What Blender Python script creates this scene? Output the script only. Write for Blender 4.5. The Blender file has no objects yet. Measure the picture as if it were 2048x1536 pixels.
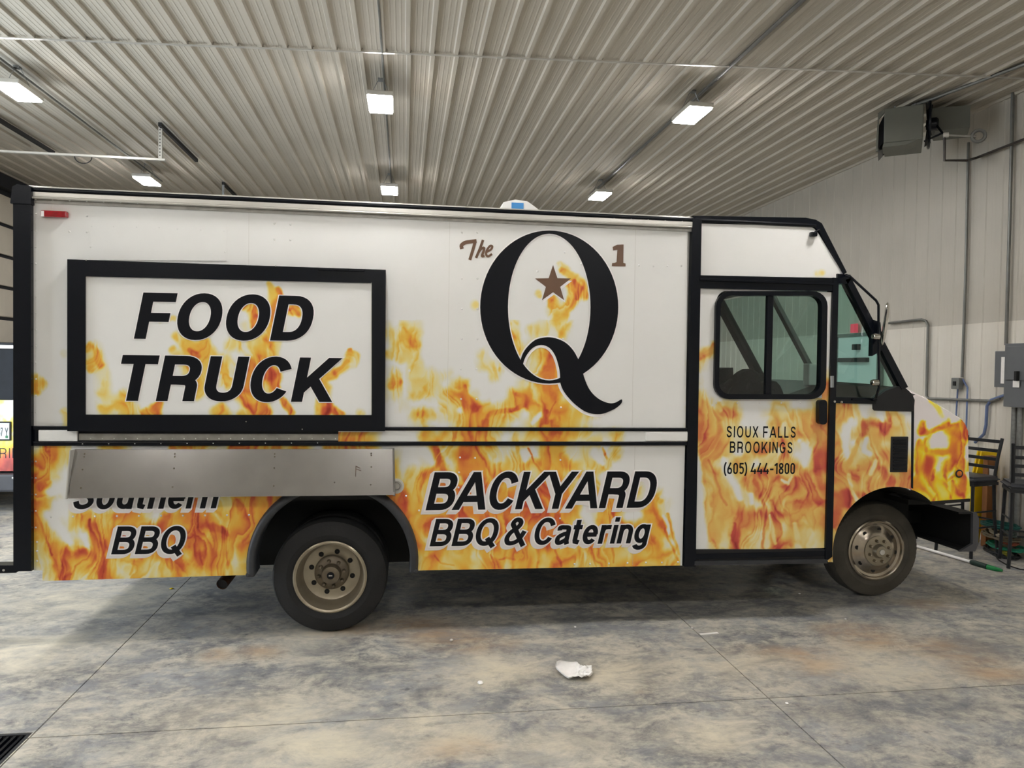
import bpy, bmesh, math, random
import numpy as np
from mathutils import Vector, Matrix
random.seed(7)
PI = math.pi
SC = bpy.context.scene
COL = SC.collection

# ------------------------------------------------------------ camera
H_CAM = 1.86
FPX = 1469.44
RX = np.array([0.98925849, 0.01160217, 0.14571559])
RY = np.array([-0.14538412, -0.02557684, 0.98904463])
RZ = np.array([0.01520201, -0.99960553, -0.02361533])
R = np.stack([RX, RY, RZ])
cam_d = bpy.data.cameras.new('camera')
cam = bpy.data.objects.new('camera', cam_d)
COL.objects.link(cam)
cam_d.sensor_width = 36.0
cam_d.lens = 36.0 * FPX / 2048
cam_d.clip_end = 100
M = Matrix.Identity(4)
for i in range(3):
    M[i][0] = R[i][0]; M[i][1] = -R[i][1]; M[i][2] = -R[i][2]
M[2][3] = H_CAM
cam.matrix_world = M
SC.camera = cam

# ------------------------------------------------------------ view and world
SC.view_settings.view_transform = 'Standard'
SC.view_settings.look = 'None'
SC.view_settings.exposure = 0.48
SC.view_settings.gamma = 1.0
SC.view_settings.use_curve_mapping = False
SC.cycles.use_denoising = True
SC.cycles.max_bounces = 8
SC.cycles.diffuse_bounces = 5
SC.cycles.glossy_bounces = 4
SC.cycles.transmission_bounces = 6
SC.cycles.sample_clamp_indirect = 4.0
SC.cycles.caustics_reflective = False
SC.cycles.caustics_refractive = False
W = bpy.data.worlds.new('world'); SC.world = W; W.use_nodes = True
W.node_tree.nodes['Background'].inputs[0].default_value = (0.80, 0.90, 1.0, 1)
W.node_tree.nodes['Background'].inputs[1].default_value = 6.0
PORTAL = bpy.data.lights.new('doorway_portal', 'AREA'); PORTAL.shape = 'RECTANGLE'; PORTAL.size = 4.6; PORTAL.size_y = 3.9
PORTAL.cycles.is_portal = True
portal = bpy.data.objects.new('doorway_portal', PORTAL); COL.objects.link(portal)
portal.location = (-6.56, 5.9, 1.96); portal.rotation_euler = (0, -PI / 2, 0)
LAMP = 112.0          # emission of the ceiling fixtures' diffusers


def ray(u, v):
    return R @ np.array([u - 1024.0, v - 768.0, FPX])


def P(u, v, y):
    d = ray(u, v) * (y / ray(u, v)[1])
    return Vector((d[0], y, d[2] + H_CAM))


def PX(u, v, x):
    d = ray(u, v); d = d * (x / d[0])
    return Vector((x, d[1], d[2] + H_CAM))


def PZ(u, v, z):
    d = ray(u, v); d = d * ((z - H_CAM) / d[2])
    return Vector((d[0], d[1], z))


# ------------------------------------------------------------ materials
def s2l(c):
    return tuple(((x / 255) / 12.92 if x / 255 <= 0.04045 else ((x / 255 + 0.055) / 1.055) ** 2.4) for x in c)


def mat(name, rgb=(200, 200, 200), rough=0.5, metal=0.0, noise=0.0, nscale=8.0, bump=0.0, bscale=60.0,
        spec=0.5, stretch=(1, 1, 1), coat=0.0):
    m = bpy.data.materials.new(name); m.use_nodes = True
    nt = m.node_tree; b = nt.nodes['Principled BSDF']
    c = s2l(rgb)
    b.inputs['Base Color'].default_value = (*c, 1)
    b.inputs['Roughness'].default_value = rough
    b.inputs['Metallic'].default_value = metal
    b.inputs['Specular IOR Level'].default_value = spec
    b.inputs['Coat Weight'].default_value = coat
    b.inputs['Coat Roughness'].default_value = 0.08
    tc = nt.nodes.new('ShaderNodeTexCoord')
    mp = nt.nodes.new('ShaderNodeMapping'); mp.inputs['Scale'].default_value = stretch
    nt.links.new(tc.outputs['Object'], mp.inputs[0])
    if noise > 0:
        n = nt.nodes.new('ShaderNodeTexNoise'); n.inputs['Scale'].default_value = nscale
        n.inputs['Detail'].default_value = 6
        nt.links.new(mp.outputs[0], n.inputs['Vector'])
        r = nt.nodes.new('ShaderNodeValToRGB')
        r.color_ramp.elements[0].position = 0.3; r.color_ramp.elements[1].position = 0.7
        r.color_ramp.elements[0].color = (*[x * (1 - noise) for x in c], 1)
        r.color_ramp.elements[1].color = (*[min(1, x * (1 + noise * .6)) for x in c], 1)
        nt.links.new(n.outputs['Fac'], r.inputs[0]); nt.links.new(r.outputs[0], b.inputs['Base Color'])
    if bump > 0:
        n2 = nt.nodes.new('ShaderNodeTexNoise'); n2.inputs['Scale'].default_value = bscale
        n2.inputs['Detail'].default_value = 4
        nt.links.new(mp.outputs[0], n2.inputs['Vector'])
        bp = nt.nodes.new('ShaderNodeBump'); bp.inputs['Strength'].default_value = bump
        bp.inputs['Distance'].default_value = 0.01
        nt.links.new(n2.outputs['Fac'], bp.inputs['Height']); nt.links.new(bp.outputs[0], b.inputs['Normal'])
    return m


def emit(name, rgb, strength):
    m = bpy.data.materials.new(name); m.use_nodes = True
    nt = m.node_tree; nt.nodes.clear()
    o = nt.nodes.new('ShaderNodeOutputMaterial'); e = nt.nodes.new('ShaderNodeEmission')
    e.inputs[0].default_value = (*rgb, 1); e.inputs[1].default_value = strength
    nt.links.new(e.outputs[0], o.inputs[0])
    return m


def glass(name, rgb, alpha_tint=0.8, rough=0.0):
    m = bpy.data.materials.new(name); m.use_nodes = True
    nt = m.node_tree; nt.nodes.clear()
    o = nt.nodes.new('ShaderNodeOutputMaterial')
    t = nt.nodes.new('ShaderNodeBsdfTransparent'); t.inputs[0].default_value = (*rgb, 1)
    g = nt.nodes.new('ShaderNodeBsdfGlossy'); g.inputs['Roughness'].default_value = 0.02
    lw = nt.nodes.new('ShaderNodeLayerWeight'); lw.inputs[0].default_value = 0.5
    pw = nt.nodes.new('ShaderNodeMath'); pw.operation = 'POWER'; pw.inputs[1].default_value = 4.0
    nt.links.new(lw.outputs['Facing'], pw.inputs[0])
    fr = nt.nodes.new('ShaderNodeMapRange'); fr.inputs[3].default_value = 0.06; fr.inputs[4].default_value = 0.8
    nt.links.new(pw.outputs[0], fr.inputs[0])
    mx = nt.nodes.new('ShaderNodeMixShader')
    nt.links.new(fr.outputs[0], mx.inputs[0]); nt.links.new(t.outputs[0], mx.inputs[1])
    nt.links.new(g.outputs[0], mx.inputs[2]); nt.links.new(mx.outputs[0], o.inputs[0])
    return m


def print_mat(name, rough=0.22):
    """gloss vinyl print: colour from the painted vertex colours plus a little paper grain"""
    m = bpy.data.materials.new(name); m.use_nodes = True
    nt = m.node_tree; b = nt.nodes['Principled BSDF']
    a = nt.nodes.new('ShaderNodeVertexColor'); a.layer_name = 'print'
    tc = nt.nodes.new('ShaderNodeTexCoord')
    n = nt.nodes.new('ShaderNodeTexNoise'); n.inputs['Scale'].default_value = 3.0; n.inputs['Detail'].default_value = 5
    nt.links.new(tc.outputs['Object'], n.inputs['Vector'])
    mr = nt.nodes.new('ShaderNodeMapRange'); mr.inputs[3].default_value = 0.94; mr.inputs[4].default_value = 1.04
    nt.links.new(n.outputs['Fac'], mr.inputs[0])
    mx = nt.nodes.new('ShaderNodeVectorMath'); mx.operation = 'SCALE'
    nt.links.new(a.outputs['Color'], mx.inputs[0]); nt.links.new(mr.outputs[0], mx.inputs['Scale'])
    nt.links.new(mx.outputs[0], b.inputs['Base Color'])
    b.inputs['Roughness'].default_value = rough
    b.inputs['Specular IOR Level'].default_value = 0.35
    bp = nt.nodes.new('ShaderNodeBump'); bp.inputs['Strength'].default_value = 0.12; bp.inputs['Distance'].default_value = 0.01
    n2 = nt.nodes.new('ShaderNodeTexNoise'); n2.inputs['Scale'].default_value = 2.2
    nt.links.new(tc.outputs['Object'], n2.inputs['Vector'])
    nt.links.new(n2.outputs['Fac'], bp.inputs['Height']); nt.links.new(bp.outputs[0], b.inputs['Normal'])
    return m


WHITE = (234, 233, 229)
m_white = mat('white_paint', WHITE, 0.25, noise=0.03, nscale=3, spec=0.35)
m_print = print_mat('flame_vinyl')
m_black = mat('black_paint', (8, 12, 20), 0.26, noise=0.15, nscale=6, spec=0.25)
m_blackm = mat('black_matte', (14, 14, 16), 0.7, noise=0.2, nscale=10, bump=0.1)
m_rubber = mat('tyre_rubber', (26, 26, 27), 0.75, noise=0.25, nscale=7, bump=0.15, bscale=90)
m_dusty = mat('dusty_tyre', (74, 70, 62), 0.85, noise=0.25, nscale=7, bump=0.15, bscale=90)
m_flare = mat('fender_rubber', (42, 44, 48), 0.5, noise=0.3, nscale=12)
m_steel = mat('brushed_steel', (150, 147, 143), 0.25, 0.92, noise=0.12, nscale=5, bump=0.04, bscale=14)
m_rim = mat('rim_enamel', (160, 150, 130), 0.28, 0.55, noise=0.15, nscale=9)
m_hub = mat('dull_hub', (112, 102, 86), 0.45, 0.5, noise=0.25, nscale=20)
m_chrome = mat('chrome', (215, 212, 205), 0.12, 1.0, noise=0.05)
m_rimf = mat('polished_rim', (170, 160, 145), 0.2, 0.9, noise=0.15, nscale=9)
m_alu = mat('aluminium_trim', (205, 202, 194), 0.28, 0.4, noise=0.06, nscale=9)
m_aludull = mat('dull_aluminium', (150, 147, 140), 0.45, 0.5, noise=0.2, nscale=18)
m_dark = mat('underbody', (12, 12, 11), 0.8, noise=0.3, nscale=9)
m_rust = mat('rusty_steel', (92, 62, 42), 0.7, 0.3, noise=0.5, nscale=14, bump=0.2)
m_ink = mat('black_vinyl', (11, 13, 20), 0.3, noise=0.08, nscale=5, spec=0.22)
m_inkw = mat('white_vinyl', (244, 240, 238), 0.3, noise=0.02)
m_inkg = mat('pale_grey_vinyl', (230, 224, 220), 0.3, noise=0.02)
m_brown = mat('brown_vinyl', (104, 76, 56), 0.35, noise=0.08)
m_glass = glass('green_tinted_glass', (0.50, 0.60, 0.555))
m_glassq = glass('teal_tinted_glass', (0.62, 0.82, 0.77))
m_red = mat('red_lens', (150, 16, 28), 0.15, noise=0.2, nscale=30, coat=0.5)
m_amber = mat('amber_lens', (190, 100, 10), 0.2, noise=0.2, nscale=30, coat=0.5)
m_seat = mat('seat_fabric', (26, 30, 33), 0.85, noise=0.4, nscale=14, bump=0.4)
m_cabin = mat('cabin_grey', (110, 112, 108), 0.6, noise=0.1)
m_ceil = mat('ceiling_steel', (188, 181, 168), 0.7, noise=0.05, nscale=1.5, spec=0.15)
m_wall = mat('wall_steel', (182, 177, 166), 0.42, noise=0.05, nscale=1.5, spec=0.35)
m_wall2 = mat('wall_steel_lower', (212, 207, 196), 0.4, noise=0.05, nscale=1.5, spec=0.4)
m_galv = mat('galvanised', (150, 152, 152), 0.4, 0.7, noise=0.2, nscale=25)
m_pipe = mat('grey_conduit', (112, 112, 108), 0.45, 0.5, noise=0.15, nscale=12)
m_pipeb = mat('black_iron_pipe', (62, 56, 52), 0.5, 0.3, noise=0.2)
m_heater = mat('heater_enamel', (96, 97, 88), 0.5, noise=0.1, nscale=4)
m_panelgrey = mat('electrical_grey', (98, 101, 104), 0.45, noise=0.08, nscale=6)
m_paper = mat('paper', (238, 236, 232), 0.8, noise=0.05, nscale=20)
m_yellow = mat('yellow_plastic', (236, 200, 8), 0.4, noise=0.06)
m_stool = mat('stool_metal', (34, 36, 40), 0.45, 0.2, noise=0.2, nscale=10)
m_vinyls = mat('stool_vinyl', (52, 54, 60), 0.4, noise=0.1)
m_green = mat('green_plastic', (10, 120, 60), 0.4, noise=0.1)
m_dgreen = mat('dark_green_plastic', (10, 42, 34), 0.5, noise=0.1)
m_blueh = mat('blue_hose', (96, 112, 150), 0.5, noise=0.1)
m_lamp = emit('led_diffuser', (1.0, 0.98, 0.965), LAMP)
m_exit = emit('exit_red', (1.0, 0.09, 0.13), 0.9)
m_doorw = mat('white_door', (222, 224, 222), 0.4, noise=0.03)
m_ohdoor = mat('overhead_door', (196, 188, 174), 0.5, noise=0.06, nscale=4)
m_stain = mat('beam_dark', (30, 32, 38), 0.6, noise=0.1)
m_blue = mat('blue_label', (60, 130, 190), 0.4, noise=0.05)
m_bumper = mat('grey_bumper', (64, 64, 68), 0.5, noise=0.15)
m_plate = mat('licence_plate', (214, 220, 216), 0.35, noise=0.05, nscale=30)


def concrete():
    m = bpy.data.materials.new('stained_concrete'); m.use_nodes = True
    nt = m.node_tree; b = nt.nodes['Principled BSDF']; L = nt.links.new
    tc = nt.nodes.new('ShaderNodeTexCoord')

    def noise(scale, detail=6, stretch=(1, 1, 1), dist=0.0, off=(0, 0, 0), rough=.6, rot=0.0):
        mp = nt.nodes.new('ShaderNodeMapping'); mp.inputs['Scale'].default_value = stretch
        mp.inputs['Location'].default_value = off; mp.inputs['Rotation'].default_value = (0, 0, rot)
        L(tc.outputs['Object'], mp.inputs[0])
        n = nt.nodes.new('ShaderNodeTexNoise'); n.inputs['Scale'].default_value = scale
        n.inputs['Detail'].default_value = detail; n.inputs['Roughness'].default_value = rough
        n.inputs['Distortion'].default_value = dist
        L(mp.outputs[0], n.inputs['Vector']); return n.outputs['Fac']

    def ramp(f, p0, p1, c0=(0, 0, 0), c1=(1, 1, 1)):
        r = nt.nodes.new('ShaderNodeValToRGB')
        r.color_ramp.elements[0].position = p0; r.color_ramp.elements[1].position = p1
        r.color_ramp.elements[0].color = (*c0, 1); r.color_ramp.elements[1].color = (*c1, 1)
        L(f, r.inputs[0]); return r.outputs[0]

    def mix(f, a, c):
        x = nt.nodes.new('ShaderNodeMix'); x.data_type = 'RGBA'
        L(f, x.inputs[0])
        for s, k in ((a, 6), (c, 7)):
            if isinstance(s, tuple): x.inputs[k].default_value = (*s, 1)
            else: L(s, x.inputs[k])
        return x.outputs[2]
    grey = s2l((150, 152, 153)); dark = s2l((98, 99, 102)); tan = s2l((190, 184, 169)); rust = s2l((172, 144, 112))
    base = mix(ramp(noise(1.5, 9, (.8, 1.2, 1), .3, rough=.72), .38, .62), dark, grey)
    c2 = mix(ramp(noise(3.0, 10, (.85, 1.15, 1), .4, (3, 5, 0), .78), .44, .60), base, tan)
    fine = ramp(noise(20, 8, (.8, 1.2, 1), .5, (1, 2, 0), .78, .2), .38, .62)
    c3 = mix(fine, c2, mix(ramp(noise(7, 9, (.8, 1.2, 1), .3, (8, 1, 0), .76), .45, .56), c2, mix(ramp(noise(11, 6, (1, 1, 1), 0, (2, 2, 0)), .4, .6), tan, dark)))
    dk = nt.nodes.new('ShaderNodeMath'); dk.operation = 'MULTIPLY'; dk.inputs[1].default_value = 0.6
    L(ramp(noise(6, 9, (.5, 1.6, 1), .8, (5, 7, 0), .75, .1), .55, .68), dk.inputs[0])
    c4 = mix(dk.outputs[0], c3, dark)
    # big painted stains (rust water marks and dark tyre dust) carried by the slab itself
    a = nt.nodes.new('ShaderNodeVertexColor'); a.layer_name = 'stain'
    sp = nt.nodes.new('ShaderNodeSeparateColor'); L(a.outputs['Color'], sp.inputs[0])

    def mul(x, y):
        k = nt.nodes.new('ShaderNodeMath'); k.operation = 'MULTIPLY'; L(x, k.inputs[0])
        if isinstance(y, float): k.inputs[1].default_value = y
        else: L(y, k.inputs[1])
        return k.outputs[0]
    brk = ramp(noise(4, 8, (.7, 1.4, 1), .6, (2, 9, 0), .7), .30, .60)
    c5 = mix(mul(sp.outputs[0], brk), c4, rust)
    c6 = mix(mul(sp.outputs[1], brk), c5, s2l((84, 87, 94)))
    c7 = mix(mul(sp.outputs[2], brk), c6, s2l((214, 204, 180)))
    L(c7, b.inputs['Base Color'])
    rr = nt.nodes.new('ShaderNodeMapRange'); rr.inputs[3].default_value = 0.34; rr.inputs[4].default_value = 0.62
    L(noise(2.0, 6, off=(4, 4, 0)), rr.inputs[0]); L(rr.outputs[0], b.inputs['Roughness'])
    b.inputs['Specular IOR Level'].default_value = 0.4
    bp = nt.nodes.new('ShaderNodeBump'); bp.inputs['Strength'].default_value = 0.12; bp.inputs['Distance'].default_value = 0.01
    L(noise(30, 6), bp.inputs['Height']); L(bp.outputs[0], b.inputs['Normal'])
    return m


m_conc = concrete()


# ------------------------------------------------------------ helpers
def mesh_obj(name, verts, faces, material, parent=None, smooth=False, mats=None, fm=None):
    me = bpy.data.meshes.new(name)
    me.from_pydata([tuple(v) for v in verts], [], faces)
    for mm in (mats or [material]):
        me.materials.append(mm)
    if fm is not None:
        me.polygons.foreach_set('material_index', fm)
    if smooth:
        me.polygons.foreach_set('use_smooth', [True] * len(me.polygons))
    me.update()
    o = bpy.data.objects.new(name, me); COL.objects.link(o)
    if parent is not None:
        o.parent = parent
    return o


class MB:
    """collects shapes into one mesh"""
    def __init__(s): s.v = []; s.f = []

    def add(s, vs, fs):
        n = len(s.v); s.v += [tuple(v) for v in vs]; s.f += [tuple(i + n for i in f) for f in fs]; return s

    def box(s, a, b, bev=0.0):
        x0, y0, z0 = [min(a[i], b[i]) for i in range(3)]; x1, y1, z1 = [max(a[i], b[i]) for i in range(3)]
        if bev <= 0:
            vs = [(x0, y0, z0), (x1, y0, z0), (x1, y1, z0), (x0, y1, z0), (x0, y0, z1), (x1, y0, z1), (x1, y1, z1), (x0, y1, z1)]
            fs = [(0, 3, 2, 1), (4, 5, 6, 7), (0, 1, 5, 4), (1, 2, 6, 5), (2, 3, 7, 6), (3, 0, 4, 7)]
            return s.add(vs, fs)
        bm = bmesh.new(); bmesh.ops.create_cube(bm, size=1)
        for v in bm.verts:
            v.co = Vector(((x0 + x1) / 2 + v.co.x * (x1 - x0), (y0 + y1) / 2 + v.co.y * (y1 - y0), (z0 + z1) / 2 + v.co.z * (z1 - z0)))
        bmesh.ops.bevel(bm, geom=bm.edges[:], offset=bev, segments=2, affect='EDGES', profile=0.6)
        bm.verts.index_update()
        s.add([v.co for v in bm.verts], [[v.index for v in f.verts] for f in bm.faces]); bm.free(); return s

    def prism(s, pts, y0, y1):
        """polygon pts (x,z) extruded from y0 to y1"""
        n = len(pts)
        vs = [(p[0], y0, p[1]) for p in pts] + [(p[0], y1, p[1]) for p in pts]
        fs = [tuple(range(n)), tuple(range(2 * n - 1, n - 1, -1))] + [(i, i + n, (i + 1) % n + n, (i + 1) % n) for i in range(n)]
        return s.add(vs, fs)

    def tube(s, pts, r, seg=10, closed=False, caps=True):
        pts = [Vector(p) for p in pts]; n = len(pts); vs = []; fs = []
        rs = r if isinstance(r, (list, tuple)) else [r] * n
        up = None
        for i, p in enumerate(pts):
            a = pts[i - 1] if (i > 0 or closed) else p
            b = pts[(i + 1) % n] if (i < n - 1 or closed) else p
            d = (b - a).normalized() if (b - a).length > 1e-9 else Vector((0, 0, 1))
            if up is None: up = Vector((0, 0, 1)) if abs(d.z) < .9 else Vector((1, 0, 0))
            x = up - d * up.dot(d)
            if x.length < 1e-4: x = Vector((1, 0, 0)) - d * d.x
            x.normalize(); y = d.cross(x); up = x
            for k in range(seg):
                t = 2 * PI * k / seg; vs.append(p + (x * math.cos(t) + y * math.sin(t)) * rs[i])
        for i in range(n if closed else n - 1):
            j = (i + 1) % n
            for k in range(seg):
                l = (k + 1) % seg; fs.append((i * seg + k, i * seg + l, j * seg + l, j * seg + k))
        if caps and not closed:
            fs.append(tuple(range(seg - 1, -1, -1))); fs.append(tuple((n - 1) * seg + k for k in range(seg)))
        return s.add(vs, fs)

    def lathe(s, prof, seg=32, axis='y', c=(0, 0, 0)):
        """prof: list of (offset along axis, radius)"""
        vs = []; fs = []; n = len(prof)
        for a, r in prof:
            for k in range(seg):
                t = 2 * PI * k / seg; q = (r * math.cos(t), r * math.sin(t))
                if axis == 'y': vs.append((c[0] + q[0], c[1] + a, c[2] + q[1]))
                elif axis == 'z': vs.append((c[0] + q[0], c[1] + q[1], c[2] + a))
                else: vs.append((c[0] + a, c[1] + q[0], c[2] + q[1]))
        for i in range(n - 1):
            for k in range(seg):
                l = (k + 1) % seg; fs.append((i * seg + k, (i + 1) * seg + k, (i + 1) * seg + l, i * seg + l))
        return s.add(vs, fs)

    def build(s, name, material, parent=None, smooth=False, sharp=None):
        o = mesh_obj(name, s.v, s.f, material, parent, smooth)
        if smooth:
            me = o.data
            bm = bmesh.new(); bm.from_mesh(me); bmesh.ops.recalc_face_normals(bm, faces=bm.faces)
            for e in bm.edges:
                if len(e.link_faces) == 2 and e.link_faces[0].normal.angle(e.link_faces[1].normal, 0) > math.radians(38): e.smooth = False
            bm.to_mesh(me); bm.free()
        else:
            me = o.data
            bm = bmesh.new(); bm.from_mesh(me); bmesh.ops.recalc_face_normals(bm, faces=bm.faces); bm.to_mesh(me); bm.free()
        return o


def tag(o, label=None, cat=None, group=None, kind=None):
    if label: o['label'] = label
    if cat: o['category'] = cat
    if group: o['group'] = group
    if kind: o['kind'] = kind
    return o


def empty(name, loc=(0, 0, 0), rz=0, parent=None):
    o = bpy.data.objects.new(name, None); COL.objects.link(o)
    o.location = loc; o.rotation_euler = (0, 0, rz); o.empty_display_size = 0.1
    if parent: o.parent = parent
    return o


def kids(o): return [c for c in COL.objects if c.parent == o]


def copy_tree(o, parent=None, loc=None, rz=None):
    c = o.copy(); COL.objects.link(c)
    if parent is not None: c.parent = parent
    if loc is not None: c.location = loc
    if rz is not None: c.rotation_euler = (0, 0, rz)
    for ch in kids(o): copy_tree(ch, c)
    return c


# ------------------------------------------------------------ numpy noise
def _h(ix, iy, seed):
    n = (ix * 374761393 + iy * 668265263 + seed * 144665) & 0xffffffff
    n = ((n ^ (n >> 13)) * 1274126177) & 0xffffffff
    return ((n ^ (n >> 16)) & 0xffff) / 65535.0


def vnoise(x, y, seed=0):
    ix = np.floor(x).astype(np.int64); iy = np.floor(y).astype(np.int64)
    fx = x - ix; fy = y - iy
    fx = fx * fx * fx * (fx * (fx * 6 - 15) + 10); fy = fy * fy * fy * (fy * (fy * 6 - 15) + 10)
    a = _h(ix, iy, seed); b = _h(ix + 1, iy, seed); c = _h(ix, iy + 1, seed); d = _h(ix + 1, iy + 1, seed)
    return (a + (b - a) * fx) * (1 - fy) + (c + (d - c) * fx) * fy


def fbm(x, y, seed=0, o=4):
    t = 0; a = 0.5; s = 0
    for i in range(o):
        t = t + a * vnoise(x, y, seed + i * 17); s += a; a *= .5; x = x * 2.03 + 11.3; y = y * 2.03 + 7.7
    return t / s

# ------------------------------------------------------------ the flame artwork (a flat vinyl print)
# Heat tables: 0 = bare white vinyl, 3 = yellow, 5 = orange, 7 = red.  One digit per 20 units of the artwork.
ART = []


def art(x0, y0, rows):
    ART.append((x0, y0, np.array([[float(ch) for ch in r] for r in rows])))


art(60, 880, [   # rear lower panel
    '15540003330000554421777',
    '56530003330000554421776',
    '55421000000000554433665',
    '65200000000000554433665',
    '75100001220011655433665',
    '55200001220012655433555',
    '53000101010110266343555',
    '61004524554105577534566',
    '64014464344566567732565',
    '45201065665566777466665',
    '33532167555566467654555',
    '32666676454657536565354',
    '22574457325434654564344',
    '02473247314323433343333'])
art(760, 640, [  # body side, hatch edge to front pillar
    '1031000000000300243000000000000',
    '2154000000000401231000000000000',
    '0334000000000421550000000000000',
    '2332000000200313670000000000000',
    '0002000000220012560000000000000',
    '1402121000020003550000000000000',
    '3502230250000024555100000000000',
    '1203313561000453561100000000000',
    '0010003267324463555200000000000',
    '0003521345554202655331000000000',
    '0001200145542012644320000000000',
    '0000424455540224665421130000000',
    '0000463456540320555112030000000',
    '0100263465521400655222040000000',
    '2200164265543444655423300000000',
    '3313645255455342562153000000000',
    '2233545356543456765305100200000',
    '3563453665665567765305355314000',
    '4564455666666676666500565024100',
    '5564655676665676666501463044100',
    '4465665665656545566422555545600',
    '4555446554565665665545655435500',
    '4354234334653563554356433446100',
    '3332343231434664255535432434540',
    '3322333332563454255343434533450',
    '3322333332563454255343434533450'])
art(1360, 680, [  # door and cowl
    '000300000000000000000000',
    '055400000000000000000000',
    '031000000000000000000000',
    '010000000000001100000000',
    '020000000000006000000000',
    '062000000000016000000000',
    '055132000330025563000000',
    '045566001524455542012300',
    '066532000633565400567532',
    '056641210625555404456420',
    '026651235571256530232500',
    '016540445670077524125511',
    '065204300455237753553633',
    '004614567433655656342467',
    '004631564477567544456665',
    '003552265545556777744456',
    '005544211735567775544456',
    '001346667865546746554445',
    '001345555626345633554445',
    '000437322544323533444444',
    '000428322873212345444444',
    '000428322873212345444444'])
for _k, _r in enumerate(ART[-1][2]): pass


def _bil(G, x, y):
    h, w = G.shape
    x = np.clip(x, 0, w - 1.001); y = np.clip(y, 0, h - 1.001)
    ix = x.astype(int); iy = y.astype(int); fx = x - ix; fy = y - iy
    fx = fx * fx * (3 - 2 * fx); fy = fy * fy * (3 - 2 * fy)
    return (G[iy, ix] * (1 - fx) + G[iy, ix + 1] * fx) * (1 - fy) + (G[iy + 1, ix] * (1 - fx) + G[iy + 1, ix + 1] * fx) * fy


# brush strokes: (heat, softness, [(x, y, radius), ...])
HATCH = [
    (2, .9, [(188, 700, 14), (204, 745, 12), (208, 790, 14), (225, 825, 22)]), (5, .8, [(176, 692, 8), (192, 712, 10), (202, 732, 6)]),
    (4, .9, [(176, 700, 10), (180, 735, 8)]),
    (3, .9, [(250, 800, 16), (262, 826, 18)]), (3, .9, [(205, 815, 8), (235, 826, 14)]), (5, .8, [(308, 826, 14), (318, 808, 8)]),
    (5, .8, [(292, 826, 8)]), (3, .9, [(322, 642, 4), (345, 638, 5)]),
    (3, .9, [(352, 672, 8), (372, 684, 14)]), (5, .8, [(372, 686, 10), (395, 712, 22), (420, 740, 20), (398, 775, 14)]),
    (3, .9, [(345, 700, 7), (400, 745, 24), (395, 790, 10)]), (7, .7, [(378, 698, 4), (398, 712, 5)]), (5, .8, [(408, 690, 12), (425, 720, 14)]),
    (3, .9, [(462, 690, 12), (490, 684, 16), (530, 690, 16)]), (2, .9, [(450, 720, 14), (470, 750, 16)]), (4, .9, [(445, 735, 12), (452, 765, 12)]),
    (3, .9, [(538, 568, 5), (548, 590, 10), (552, 620, 14), (548, 670, 14), (535, 710, 18)]), (5, .8, [(556, 580, 5), (562, 592, 5), (550, 620, 10), (545, 650, 9), (536, 690, 9)]),
    (4, .9, [(490, 612, 8), (510, 620, 12), (515, 645, 12)]), (6, .8, [(512, 640, 8), (508, 652, 7)]), (1, .9, [(492, 655, 10)]),
    (3, .9, [(585, 612, 10), (598, 625, 9)]), (5, .8, [(592, 610, 9), (582, 622, 8), (598, 628, 5)]), (7, .8, [(577, 618, 4)]),
    (4, .8, [(520, 720, 22), (510, 760, 34), (500, 795, 30), (510, 826, 26)]), (5, .8, [(505, 725, 10), (500, 770, 16), (492, 800, 12)]),
    (6, .8, [(530, 738, 12), (545, 755, 14), (552, 775, 8)]), (7, .8, [(525, 748, 9), (545, 755, 7)]), (3, .9, [(530, 780, 12), (520, 790, 9)]),
    (6, .8, [(488, 790, 6), (490, 810, 5), (520, 826, 7)]), (7, .8, [(487, 783, 4)]), (5, .8, [(560, 790, 5), (574, 815, 6), (582, 828, 6)]),
    (5, .8, [(515, 815, 12), (535, 826, 10)]), (4, .8, [(446, 822, 14), (430, 826, 10)]), (3, .9, [(480, 822, 10)]),
    (0, .9, [(466, 812, 12), (455, 800, 8)]), (0, .9, [(590, 745, 14), (600, 790, 14)]),
    (5, .8, [(700, 700, 3), (702, 712, 8), (698, 725, 10), (688, 735, 7), (668, 748, 8), (648, 755, 6)]), (3, .9, [(712, 712, 6), (706, 728, 6)]),
    (7, .8, [(697, 722, 3), (670, 746, 3)]), (4, .8, [(640, 752, 8), (652, 775, 9), (645, 800, 11), (646, 826, 12)]), (6, .8, [(640, 765, 3), (655, 815, 10)]),
    (8, .8, [(652, 822, 8)]), (5, .8, [(672, 824, 8), (684, 828, 5)]), (2, .9, [(720, 828, 8)])]
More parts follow.
